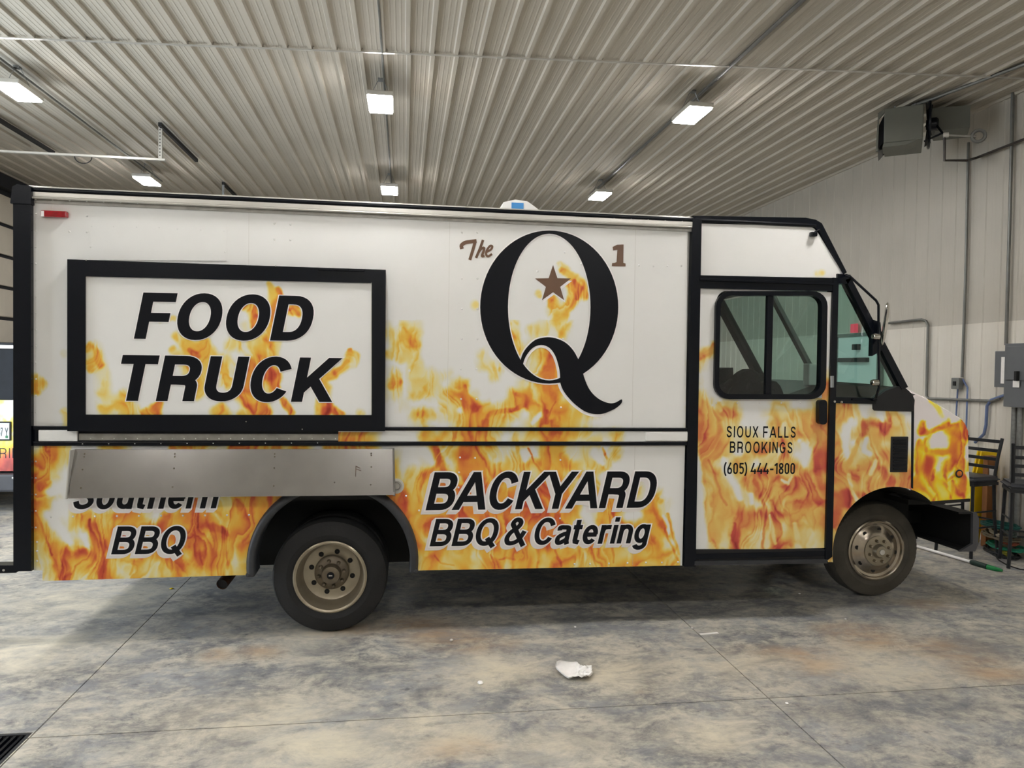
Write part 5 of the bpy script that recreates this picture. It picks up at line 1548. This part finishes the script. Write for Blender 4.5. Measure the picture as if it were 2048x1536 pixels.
# bumper channel
bz0 = .45; bz1 = .76
b0 = P(1938, 1055, 5.25)
bx = b0.x
bo = MB()
bo.box((bx, 5.22, bz0 + .0), (bx + .015, 7.35, bz1), .003)
bo.box((bx - .0, 5.22, bz1 - .015), (bx - .12, 7.35, bz1)).box((bx, 5.22, bz0), (bx - .10, 7.35, bz0 + .015))
bo.build('front_bumper', m_blackm, truck)
MB().prism([(bx - .12, bz0), (bx + .02, bz0), (bx + .045, bz0 + .06), (bx + .045, bz1 - .05), (bx + .02, bz1), (bx - .01, bz1), (bx - .005, bz0 + .06)], 5.20, 5.225).build('bumper_end', m_bumper, truck)
for yy in (5.80, 6.8): MB().box((3.85, yy, .55), (bx, yy + .1, .66)).build('bumper_bracket', m_dark, truck)
MB().box((4.02, 5.35, .80), (4.35, 7.2, .84)).build('front_valance', m_dark, truck)

# ------------------------------------------------------------ ceiling lights
LG = 'square LED lights hung under the ceiling'


def make_light():
    r = empty('ceiling_light', (0, 0, 0))
    MB().box((-.135, -.26, 0.0), (.135, .26, .05), .01).build('housing', m_alu, r)
    MB().box((-.06, -.07, .05), (.06, .07, .10), .006).build('driver_box', m_galv, r)
    MB().box((-.120, -.245, -.016), (.120, .245, 0.0)).build('diffuser', m_lamp, r)
    for s in (-1, 1):
        MB().tube([(s * .12, 0, .05), (s * .02, 0, .26)], .003, 6).build('hanger_wire', m_galv, r)
    MB().box((-.03, -.03, .24), (.03, .03, .262)).build('hook_plate', m_galv, r)
    return r


LZ = CEIL - .262
first = make_light()
vis = [((761, 208), 'square LED light high above the middle of the truck, larger of the middle pair', 0), ((35, 184), 'square LED light at the far upper left, nearest the picture edge', 0),
       ((1384, 230), 'square LED light above the right end of the truck roof, larger and nearer', 0), ((294, 362), 'LED light glowing just over the truck roof near its rear left corner', 0),
       ((779, 381), 'LED light glowing just over the truck roof at its middle', 0), ((1200, 392), 'LED light glowing just over the roof right of the white roof vent', 0)]
for i, (uv, lab, rz) in enumerate(vis):
    p = PZ(uv[0], uv[1], LZ)
    o = first if i == 0 else copy_tree(first)
    o.location = (p.x, p.y, LZ); tag(o, lab, 'ceiling light', LG)
k = 0
names = {(-4.3, 4.6): 'left of the truck tail', (-.3, 4.5): 'over the serving hatch side', (3.4, 4.2): 'over the cab door side', (-4.3, .4): 'left of the camera', (-.3, .2): 'right over the camera', (3.4, .1): 'right of the camera', (-4.3, -3.8): 'by the front wall at left', (-.3, -4.0): 'by the front wall at middle', (3.4, -4.1): 'by the front wall at right'}
for (x, y_), w in names.items():
    o = copy_tree(first); o.location = (x, y_, LZ); tag(o, 'square LED ceiling light ' + w + ', out of the picture', 'ceiling light', LG)

# conduits on the ceiling
def pipe(name, pts, r, material, label, cat='conduit', group=None, seg=8):
    o = MB().tube(pts, r, seg).build(name, material, smooth=True); tag(o, label, cat, group); return o


CZ = CEIL - .034
pipe('ceiling_conduit', [(-3.98, 5.0, CZ), (-3.98, 12.9, CZ)], .011, m_pipe, 'thin dark conduit on the ceiling running over the left row of lights')
pipe('ceiling_conduit', [(-.24, 5.0, CZ), (-.24, 12.7, CZ)], .011, m_pipe, 'thin conduit on the ceiling running straight to the middle pair of lights')
pipe('ceiling_conduit', [(3.12, 5.0, CZ), (3.13, 12.4, CZ)], .018, m_pipe, 'grey conduit on the ceiling running to the right pair of lights')
pipe('ceiling_conduit', [(6.12, 5.6, CZ), (5.85, 6.25, CZ), (5.62, 7.3, CZ), (5.55, 7.5, CZ)], .02, m_pipe, 'dark conduit on the ceiling leading to the unit heater')
# hanging strut for an overhead door opener
strut = empty('opener_bracket', (0, 0, 0)); tag(strut, 'galvanised steel strut hung by two perforated angles under the ceiling at left', 'bracket', 'door opener hangers')
xs0 = -3.04; ys = 9.85
for xx, nm in ((-3.04, 'a'), (-4.98, 'b')):
    MB().box((xx - .02, 9.76, CEIL - .075), (xx + .02, 11.4, CEIL - .028)).build('ceiling_rail', m_blackm, strut)
    sp = MB().box((xx - .045, ys, 4.40), (xx - .006, ys + .004, CEIL - .04)).box((xx - .006, ys, 4.40), (xx - .002, ys + .03, CEIL - .04))
    s_ = sp.build('perforated_angle', m_alu, strut)
    hh = MB()
    for q in range(9): hh.box((xx - .031, ys - .001, 4.44 + q * .04), (xx - .02, ys, 4.455 + q * .04))
    tag(hh.build('slots', m_blackm, s_), kind='stuff')
MB().box((-5.6, ys - .02, 4.38), (-3.0, ys + .02, 4.405)).build('cross_bar', m_alu, strut)
MB().tube([(-3.95 + .10 * math.cos(a), ys - .03, 4.37 + .08 * math.sin(a)) for a in [PI + i * PI / 9 for i in range(10)]] , .006, 6).build('wire_loop', m_blackm, strut)
st2 = empty('opener_bracket', (0, 0, 0)); tag(st2, 'dark hanger bracket on the ceiling just above the truck roof, left of the middle lights', 'bracket', 'door opener hangers')
a = PZ(446, 364, CEIL - .03)
MB().box((a.x - .02, a.y, CEIL - .07), (a.x + .02, a.y + 1.3, CEIL - .028)).build('ceiling_rail', m_blackm, st2)
MB().box((a.x - .02, a.y + .02, 4.45), (a.x + .015, a.y + .03, CEIL - .04)).build('perforated_angle', m_galv, st2)

# ------------------------------------------------------------ unit heater near the right wall
HC = P(1806, 250, 7.35)
HA = math.atan2(HC.x, HC.y)
HN = np.array([math.sin(HA), math.cos(HA), 0.0])
ht_ = empty('unit_heater', tuple(HC), -HA); tag(ht_, 'grey box unit heater hung under the ceiling in the far right corner', 'heater')


def HL(u, v, dy=0.0):
    """pixel -> heater's own axes (x right, y away, z up)"""
    d = ray(u, v); C0 = np.array(HC); k = (HN @ C0 + dy - 0.0) / (HN @ d)
    w = Vector((d[0] * k, d[1] * k, d[2] * k + H_CAM)) - HC
    return Matrix.Rotation(HA, 3, 'Z') @ w


def HP(u, v, y=7.25): return P(u, v, y)


a = HL(1767, 286); b = HL(1848, 207)
MB().box((a.x, 0, a.z), (b.x, .60, b.z), .012).build('casing', m_heater, ht_)
MB().prism([(a.x, a.z), (a.x - .01, a.z - .04), (b.x - .16, a.z - .04), (b.x - .06, a.z)], .02, .30).build('lower_cowl', m_heater, ht_)
MB().prism([(a.x, a.z + .02), (a.x - .06, a.z - .05), (a.x - .05, b.z - .16), (a.x, b.z - .05)], .04, .56).build('outlet_louvres', m_black, ht_)
MB().prism([(a.x - .055, a.z - .08), (a.x - .075, a.z - .085), (a.x - .062, b.z - .04), (a.x - .02, b.z - .01), (a.x, b.z), (a.x, b.z - .04), (a.x - .05, b.z - .10)], .0, .04).build('outlet_rim', m_heater, ht_)
f0 = HL(1852, 250, .25)
MB().lathe([(0, .001), (0, .05), (.02, .07), (.10, .07), (.12, .05), (.12, .001)], 14, 'x', tuple(f0)).build('fan_motor', m_black, ht_, smooth=True)
for k in range(4):
    t = k * PI / 2 + .5
    p0 = Vector((f0.x + .02, f0.y, f0.z)); d = Vector((0.0, math.cos(t), math.sin(t)))
    w_ = Vector((.03, -math.sin(t) * .07, math.cos(t) * .07))
    vs = [p0 + d * .05 - w_ * .5, p0 + d * .22 - w_, p0 + d * .22 + w_, p0 + d * .05 + w_ * .5]
    vs += [v + Vector((.006, 0, 0)) for v in vs]
    mesh_obj('fan_blade', vs, [(0, 1, 2, 3), (7, 6, 5, 4), (0, 4, 5, 1), (1, 5, 6, 2), (2, 6, 7, 3), (3, 7, 4, 0)], m_black, ht_)
MB().tube([(f0.x + .03, f0.y + .25 * math.cos(t), f0.z + .25 * math.sin(t)) for t in [i * 2 * PI / 20 for i in range(20)]], .014, 6, closed=True).build('fan_guard', m_black, ht_, smooth=True)
MB().tube([f0 + Vector((.08, 0, .02)), HL(1885, 266, .1)], .012, 6).build('motor_bracket', m_black, ht_)
MB().tube([HL(1885, 266, .1), HL(1848, 283, .1)], .010, 6).build('support_strut', m_black, ht_)
r0 = HL(1870, 262, .3); r1 = HL(1941, 210, .3)
MB().prism([(r0.x, r0.z), (r1.x, r0.z), (r1.x, r1.z), (r0.x - .04, r1.z + .02), (r0.x - .06, r0.z + .12)], .30, .7).build('rear_shroud', m_heater, ht_)
for xx in (a.x + .1, b.x - .08):
    MB().tube([(xx, .2, b.z - .01), (xx, .2, CEIL - .03 - HC.z)], .008, 6).build('hanger_rod', m_galv, ht_)
g0 = HL(1893, 270, .1)
MB().lathe([(-.035, .001), (-.03, .028), (.02, .028), (.025, .001)], 12, 'x', tuple(g0)).build('gas_valve', m_alu, ht_, smooth=True)
MB().tube([g0, HL(1952, 273, .1)], .012, 8).build('gas_line', m_aludull, ht_, smooth=True)
e0 = HL(1957, 272, .1)
MB().tube([(e0.x + .06 * math.cos(t), e0.y, e0.z + .06 * math.sin(t)) for t in [i * 2 * PI / 16 for i in range(16)]], .018, 6, closed=True).build('flue_elbow', m_pipe, ht_, smooth=True)
gpp = pipe('gas_pipe', [HP(1889, 275, 7.2), HP(1889, 321, 7.2), HP(1934, 321, 7.2), PX(1952, 316, XR - .06), PX(2060, 274, XR - .06)], .014, m_pipeb, 'dark iron gas pipe dropping from the unit heater and running along the right wall', 'pipe')
del gpp['label']; del gpp['category']; gpp.parent = ht_; gpp.matrix_parent_inverse = (Matrix.Translation(HC) @ Matrix.Rotation(-HA, 4, 'Z')).inverted()
# conduits on the wall
WX = XR - .035
pipe('wall_conduit', [PX(1937, 285, WX), PX(1931, 560, WX), PX(1924, 755, WX)], .015, m_pipe, 'vertical grey conduit on the right wall below the unit heater, ending at the outlet')
pipe('wall_conduit', [PX(2026, 168, WX), PX(2020, 420, WX), PX(2012, 690, WX)], .017, m_pipe, 'vertical grey conduit on the right wall rising from the electrical panel')
pipe('wall_conduit', [PX(1778, 646, WX), PX(1843, 639, WX), PX(1852, 642, WX), PX(1856, 650, WX), PX(1853, 792, WX), PX(1858, 797, WX), PX(1985, 802, WX), PX(2000, 796, WX)], .016, m_pipe, 'grey conduit bent round a corner on the right wall beside the door mirror')
pipe('wall_hose', [PX(1925, 758, WX), PX(1935, 775, WX), PX(1933, 840, WX), PX(1931, 880, WX)], .010, m_blueh, 'blue-grey cable hanging from the outlet box down behind the hood', 'cable', 'cables hanging on the right wall')
pipe('wall_hose', [PX(1916, 770, WX), PX(1914, 800, WX), PX(1912, 835, WX)], .009, m_blueh, 'thin blue-grey cable hanging left of its outlet box', 'cable', 'cables hanging on the right wall')
pipe('wall_hose', [PX(2010, 790, WX), PX(1982, 800, WX), PX(1974, 812, WX), PX(1972, 850, WX), PX(1968, 868, WX), PX(1950, 885, WX)], .016, m_blueh, 'thick blue-grey hose looping from the electrical panel down behind the bar stools', 'cable', 'cables hanging on the right wall')
ob = PX(1918, 768, WX)
o = MB().box((XR - .09, ob.y - .06, ob.z - .06), (XR - .03, ob.y + .06, ob.z + .07), .008).build('outlet_box', m_cabin); tag(o, 'small outlet box with cables on the right wall above the hood', 'outlet box')
MB().box((XR - .10, ob.y - .02, ob.z - .02), (XR - .09, ob.y + .02, ob.z + .03)).build('socket', m_blackm, o)
# electrical panels
ep = empty('electrical_panel', (0, 0, 0)); tag(ep, 'tall grey electrical disconnect box on the right wall with conduit below', 'electrical box')
a = PX(2012, 813, WX - .1); b = PX(2058, 686, WX - .1)
MB().box((XR - .17, b.y - .25, a.z), (XR - .025, a.y, b.z), .006).build('box', m_panelgrey, ep)
MB().box((XR - .182, b.y - .22, a.z + .28), (XR - .17, a.y - .03, b.z - .03), .004).build('cover', m_panelgrey, ep)
hp3 = PX(2036, 752, WX - .15)
MB().box((XR - .22, hp3.y - .015, hp3.z - .05), (XR - .18, hp3.y + .015, hp3.z + .05), .004).build('handle', m_blackm, ep)
lb = PX(2032, 768, WX - .15)
MB().box((XR - .186, lb.y - .04, lb.z - .035), (XR - .182, lb.y + .04, lb.z + .035)).build('warning_label', m_paper, ep)
for u in (2028, 2040):
    q = PX(u, 815, WX - .05); MB().tube([(XR - .08, q.y, q.z), (XR - .08, q.y, .05)], .026, 10).build('riser_conduit', m_galv, ep, smooth=True)
ep2 = empty('load_centre', (0, 0, 0)); tag(ep2, 'shallow grey electrical box with pale label, left of the taller disconnect box', 'electrical box')
a = PX(1992, 774, WX - .06); b = PX(2018, 702, WX - .06)
MB().box((XR - .12, b.y, a.z), (XR - .025, a.y, b.z), .006).build('box', m_panelgrey, ep2)
a = PX(2001, 767, WX - .09); b = PX(2014, 714, WX - .09)
MB().box((XR - .125, b.y, a.z), (XR - .12, a.y, b.z)).build('label_card', m_paper, ep2)
# exit sign
a = PX(1699, 666, WX - .03); b = PX(1712, 647, WX - .03)
es = MB().box((XR - .055, b.y, a.z), (XR - .03, a.y, b.z), .006).build('exit_sign', m_exit); tag(es, 'small glowing red exit sign above the door, seen through the cab window', 'exit sign')

# ------------------------------------------------------------ bar stools
def make_stool():
    r = empty('bar_stool', (0, 0, 0))
    w = .19
    for sx in (-1, 1):
        # rear leg continues into the back post (back towards +x)
        MB().tube([(.21, sx * w, 0.0), (.17, sx * .17, .40), (.155, sx * .165, .76), (.19, sx * .175, 1.0), (.235, sx * .185, 1.20)], .0165, 8).build('leg', m_stool, r, smooth=True)
        MB().tube([(-.20, sx * w, 0.0), (-.165, sx * .165, .74)], .0165, 8).build('leg', m_stool, r, smooth=True)
    s = bmesh.new(); bmesh.ops.create_cube(s, size=1)
    for v in s.verts: v.co = Vector((v.co.x * .42, v.co.y * .42, v.co.z * .065 + .785))
    bmesh.ops.bevel(s, geom=s.edges[:], offset=.028, segments=3, affect='EDGES')
    me = bpy.data.meshes.new('seat'); s.to_mesh(me); s.free(); me.materials.append(m_vinyls)
    o = bpy.data.objects.new('seat', me); COL.objects.link(o); o.parent = r
    MB().box((-.19, -.19, .725), (.19, .19, .755)).build('seat_frame', m_stool, r)
    for z, x in ((.90, .172), (.985, .188), (1.07, .206), (1.165, .226)):
        MB().box((x - .006, -.178, z - .017), (x + .006, .178, z + .017), .003).build('back_slat', m_stool, r)
    for z, k in ((.30, 0), (.46, 1)):
        for sx in (-1, 1): MB().tube([(-.185, sx * .178, z), (.175, sx * .178, z)], .009, 6).build('stretcher', m_stool, r)
    for x, z in ((-.187, .24), (.178, .36)): MB().tube([(x, -.178, z), (x, .178, z)], .009, 6).build('stretcher', m_stool, r)
    return r


SG = 'black ladder-back bar stools by the right wall'
s1 = make_stool(); s1.location = (5.80, 6.82, 0); s1.rotation_euler = (0, 0, math.radians(15)); tag(s1, 'black ladder-back bar stool touching the nose of the truck, yellow plastic behind its slats', 'bar stool', SG)
s2 = copy_tree(s1); s2.location = (6.02, 6.30, 0); s2.rotation_euler = (0, 0, math.radians(-122)); tag(s2, 'black ladder-back bar stool cut by the right picture edge', 'bar stool', SG)
s3 = copy_tree(s1); s3.location = (5.86, 7.68, 0); s3.rotation_euler = (0, 0, math.radians(12)); tag(s3, 'black bar stool hidden behind the hood, only its legs showing past the bumper', 'bar stool', SG)
# yellow tapered plastic thing: folded floor sign leaning on the wall
ys_ = empty('floor_sign', (0, 0, 0)); tag(ys_, 'bright yellow tapered plastic floor sign standing folded behind the bar stool', 'floor sign')
YY = 7.13
for k, dy in ((0, 0), (1, .05)):
    q = [P(1964, 903, YY), P(1999, 905, YY), P(1994, 955, YY), P(1984, 985, YY), P(1966, 1037, YY), P(1958, 1085, YY), P(1948, 1085, YY), P(1950, 960, YY)]
    MB().prism([(p.x, p.z) for p in q], YY + dy, YY + dy + .018).build('sign_panel', m_yellow, ys_)
# blue/brown carton and small white item behind the stool
o = MB().box((6.20, 7.02, 0), (6.31, 7.09, .98), .004).build('carton', mat('brown_card', (140, 92, 52), .8, noise=.1)); tag(o, 'narrow brown carton with a white label standing behind the two bar stools', 'box')
MB().box((6.215, 7.012, .66), (6.295, 7.02, .86)).build('carton_label', m_paper, o)
# pile of cords and hoses
CG = 'cords and hoses piled by the right wall'
cols = [((20, 90, 84), 'teal hose coiled on top of the pile behind the bar stools'), ((30, 130, 100), 'green cord in loose loops at the front of the pile'), ((116, 104, 84), 'tan rope coiled at the right of the pile'), ((34, 36, 40), 'black cable coiled at the bottom of the pile'), ((150, 78, 56), 'reddish orange cord lying through the middle of the pile'), ((160, 150, 130), 'pale beige cord looping over the right of the pile'), ((48, 62, 58), 'dark grey-green hose at the back of the pile'), ((120, 118, 30), 'olive yellow cord along the floor under the pile')]
for i, (c_, lab) in enumerate(cols):
    m_ = mat('cord_' + 'abcdefgh'[i], c_, .55, noise=.1)
    lvl = [8, 2, 5, 0, 4, 6, 7, 1][i]
    base = Vector((6.17 + .02 * math.sin(i * 2.1), 6.76 + .05 * math.sin(i * 2.7 + 1), 0))
    pts = []
    rr = .125 + .014 * (i % 4); turns = 3
    for k in range(turns * 20):
        t = 2 * PI * k / 20
        wob = 1 + .14 * math.sin(2.3 * t + i)
        pts.append((min(6.30, base.x + rr * .95 * math.cos(t) * wob), base.y + rr * 1.5 * math.sin(t + .2 * i) * wob, .013 + .034 * lvl + .009 * math.sin(1.3 * t + i)))
    pipe('hose' if i in (0, 6) else 'cord', pts, .013 if i in (0, 6) else .009, m_, lab, 'cord', CG, 6)
pc_ = [PZ(2010, 1128, 0), PZ(2035, 1142, 0), PZ(2060, 1146, 0)]
pipe('power_cord', [v + Vector((0, 0, .007)) for v in [PZ(1990, 1112, 0), PZ(1998, 1122, 0), PZ(2015, 1132, 0), PZ(2040, 1140, 0), PZ(2070, 1143, 0)]], .006, m_blackm, 'thin black cord trailing on the floor at the right picture edge', 'cord', CG)

# broom-like pole with a green grip on the floor
pole = empty('pole', (0, 0, 0)); tag(pole, 'white pole with a green grip lying on the floor right of the front wheel', 'pole')
a = PZ(1835, 1093, .02); b = PZ(1942, 1124, .02); c = PZ(1975, 1134, .02); d = PZ(2005, 1141, .02)
a2 = a + (a - b) * 1.0
MB().tube([a2 + Vector((0, 0, 0)), b], .0155, 10).build('shaft', m_inkw, pole, smooth=True)
MB().tube([b, b + (c - b) * .1, b + (c - b) * .3, c], [.020, .027, .029, .026], 12).build('grip', m_dgreen, pole, smooth=True)
MB().tube([c, c + (d - c) * .5, d], [.026, .022, .012], 12).build('grip_end', m_green, pole, smooth=True)

# crumpled paper and small litter
bm = bmesh.new(); bmesh.ops.create_grid(bm, x_segments=26, y_segments=12, size=.5)
for v in bm.verts:
    x, y_ = v.co.x, v.co.y
    f = min(1, max(0, (x + .02) / .2))
    end = max(0.0, (abs(x) - .40) / .10)
    w_ = (.045 + .075 * min(1, (x + .5) / .45)) * (1 - .35 * f) * math.sqrt(max(.05, 1 - end ** 2 * .9))
    curl = 1.6 * (y_ * 2) * (1 - f * .7)
    nz = mathutils.noise.noise(Vector((x * 9, y_ * 6, 1))) * .022 + mathutils.noise.noise(Vector((x * 22, y_ * 14, 3))) * .014
    z = .004 + (1 - math.cos(curl)) * .030 + .10 * max(0, -x - .12) ** 1.3 + f * (.016 + abs(nz) * 1.6)
    v.co = Vector((x * .225 + f * nz * .6, w_ * math.sin(curl) if f < .01 else w_ * (math.sin(curl) * (1 - f) + f * y_ * 2.0) + f * nz * .8, max(.002, z)))
me = bpy.data.meshes.new('crumpled_paper'); bm.to_mesh(me); bm.free(); me.materials.append(m_paper)
pp = bpy.data.objects.new('crumpled_paper', me); COL.objects.link(pp)
pc = PZ(1148, 1350, 0); pp.location = (pc.x, pc.y, 0.0); pp.rotation_euler = (0, 0, math.radians(-24))
tag(pp, 'crumpled white paper lying alone on the concrete in front of the truck', 'paper')


def pebble(u, v, r, material, name, label, cat, flat=.5):
    bm = bmesh.new(); bmesh.ops.create_icosphere(bm, subdivisions=2, radius=r)
    for q in bm.verts: q.co *= 1 + .25 * mathutils.noise.noise(q.co * 60 + Vector((u, v, 0))); q.co.z *= flat
    me = bpy.data.meshes.new(name); bm.to_mesh(me); bm.free(); me.materials.append(material)
    o = bpy.data.objects.new(name, me); COL.objects.link(o); p = PZ(u, v, 0); o.location = (p.x, p.y, r * flat * .9); tag(o, label, cat, 'bits of litter on the floor'); return o


pebble(961, 1368, .017, m_paper, 'pebble', 'small round white pebble on the floor left of the crumpled paper', 'pebble', .6)
pebble(903, 1283, .013, m_alu, 'metal_nut', 'tiny shiny metal nut on the floor right of the rear wheel', 'nut', .8)
pebble(1384, 1257, .009, m_paper, 'pebble', 'tiny white crumb on the floor joint below the cab door', 'pebble')
pebble(1150, 1255, .009, m_paper, 'pebble', 'tiny white crumb in front of the shadow under the truck', 'pebble')
pebble(1599, 1188, .010, m_paper, 'pebble', 'tiny white crumb just left of the front wheel', 'pebble')
pebble(1574, 1408, .011, m_paper, 'pebble', 'small white crumb near the crossing of two floor joints', 'pebble', .4)
pebble(1691, 1239, .008, m_paper, 'pebble', 'tiny white crumb in front of the front wheel', 'pebble')
o = pebble(343, 1178, .016, m_yellow, 'leaf', 'tiny yellowish scrap on the floor joint left of the exhaust pipe', 'scrap', .3)
scp = MB().box((-.07, -.012, 0), (.07, .012, .004)).build('paper_scrap', m_paper); p = PZ(1418, 1268, 0); scp.location = (p.x, p.y, .001); scp.rotation_euler = (0, 0, .1)
tag(scp, 'flattened strip of white scrap beside the floor joint below the cab door', 'scrap', 'bits of litter on the floor')

# drain grate
gr = empty('drain_grate', (0, 0, 0)); tag(gr, 'black floor drain grate in the lower left corner', 'drain grate')
MB().box((GX0 + .004, GY0 + .004, -.028), (GX0 + .02, GY1 - .004, -.002)).box((GX1 - .02, GY0 + .004, -.028), (GX1 - .004, GY1 - .004, -.002)).box((GX0 + .02, GY1 - .018, -.028), (GX1 - .02, GY1 - .004, -.002)).box((GX0 + .02, GY0 + .004, -.028), (GX1 - .02, GY0 + .018, -.002)).build('grate_frame', m_blackm, gr)
gbar = None; x = GX0 + .03
while x < GX1 - .03:
    if gbar is None: gbar = MB().box((0, GY0 + .018, -.026), (.014, GY1 - .018, -.003)).build('grate_bar', m_black, gr); o = gbar
    else: o = gbar.copy(); COL.objects.link(o)
    o.location = (x, 0, 0); x += .032

# ------------------------------------------------------------ second catering van behind, left
van = empty('catering_van', (0, 0, 0)); tag(van, 'second flame-wrapped catering van parked behind at the far left edge', 'van')
VY = 9.75


def VP(u, v, y=VY): return P(u, v, y)


vx1 = VP(38, 850).x + .35; vx0 = -6.35
zt_v = VP(10, 687).z; zb_v = VP(10, 942).z
MB().box((vx0 + .04, VY + .06, zb_v), (vx1 - .04, VY + 4.2, zt_v - .04), .06).build('van_body', m_white, van)
MB().box((vx0 + .02, VY + .2, zt_v - .06), (vx1 - .02, VY + 4.0, zt_v + .02), .04).build('van_roof', m_black, van)
MB().box((vx0, VY - .02, VP(10, 697).z), (vx1, VY + .02, VP(10, 690).z), .004).build('chrome_strip', m_alu, van)
m_dglass = mat('dark_glass', (20, 23, 28), .35, noise=.3, nscale=9, spec=.12)
MB().box((vx0 + .03, VY - .0, VP(10, 800).z), (vx1 - .03, VY + .03, VP(10, 697).z), .01).build('rear_window', m_dglass, van)
za, zb2 = VP(10, 800).z, zb_v
vs_ = sheet('tailgate', [(vx0 + .02, zb2), (vx1 - .02, zb2), (vx1 - .02, za), (vx0 + .02, za)], VY - .002, .012, m_print, van)
me = vs_.data; n = len(me.vertices); co = np.empty(n * 3); me.vertices.foreach_get('co', co); co = co.reshape(-1, 3)
hh = 7.2 * (1 - (co[:, 2] - zb2) / (za - zb2)) + (fbm(co[:, 0] * 5, co[:, 2] * 3.4, 91) - .5) * 9 + (1 - np.abs(2 * fbm(co[:, 0] * 14, co[:, 2] * 5, 95) - 1)) * 1.2 - 1.0
col = colorize(np.clip(hh, 0, 9), _CH); at_ = me.color_attributes.new('print', 'FLOAT_COLOR', 'POINT'); at_.data.foreach_set('color', col.ravel())
a = VP(-60, 881); b = VP(23.5, 843)
pl_ = MB().box((a.x, VY - .02, a.z), (b.x, VY - .004, b.z), .006).build('plate_frame', m_blackm, van)
a = VP(-57, 878); b = VP(20.5, 846)
pp_ = MB().box((a.x, VY - .024, a.z), (b.x, VY - .02, b.z)).build('licence_plate', m_plate, pl_)


def vtext(name, txt, u0, v0, u1, cap, t, gap, material, yoff, par, ky=.9):
    text_mesh(name, txt, u0, v0, u1, v0, cap, 0.0, VY + yoff, t, gap, material, par, ky=ky, plane=VY)


m_plt = mat('plate_ink', (50, 60, 66), .5, noise=.1)
vtext('plate_character', '37', -1, 872, 7.5, 17, .15, .15, m_plt, -.0265, pl_)
vtext('plate_character', 'Y', 12, 872, 18.5, 17, .15, .1, m_plt, -.0265, pl_)
a = VP(13, 876); b = VP(18, 871); MB().box((a.x, VY - .0262, a.z), (b.x, VY - .024, b.z)).build('plate_sticker', m_green, pl_)
vtext('letter', 'CATERIN', -74, 916, 38, 20, .09, .30, m_ink, -.0045, van)
MB().box((vx0 - .02, VY - .10, VP(10, 982).z), (vx1 + .02, VY + .2, VP(10, 946).z), .03).build('van_bumper', m_bumper, van)
vb = VP(26, 956, VY - .1); MB().lathe([(-.006, .001), (-.004, .012), (0, .014)], 10, 'y', vb).build('bumper_sensor', m_alu, van)
for xx in (vx0 + .15, vx1 - .45):
    for yy in (VY + .35, VY + 3.2):
        MB().lathe([(0, .2), (-.01, .22), (.0, .33), (.03, .35), (.21, .35), (.24, .33), (.24, .2)], 28, 'x', (xx, yy + .1, .352)).build('van_wheel', m_rubber, van, smooth=True)
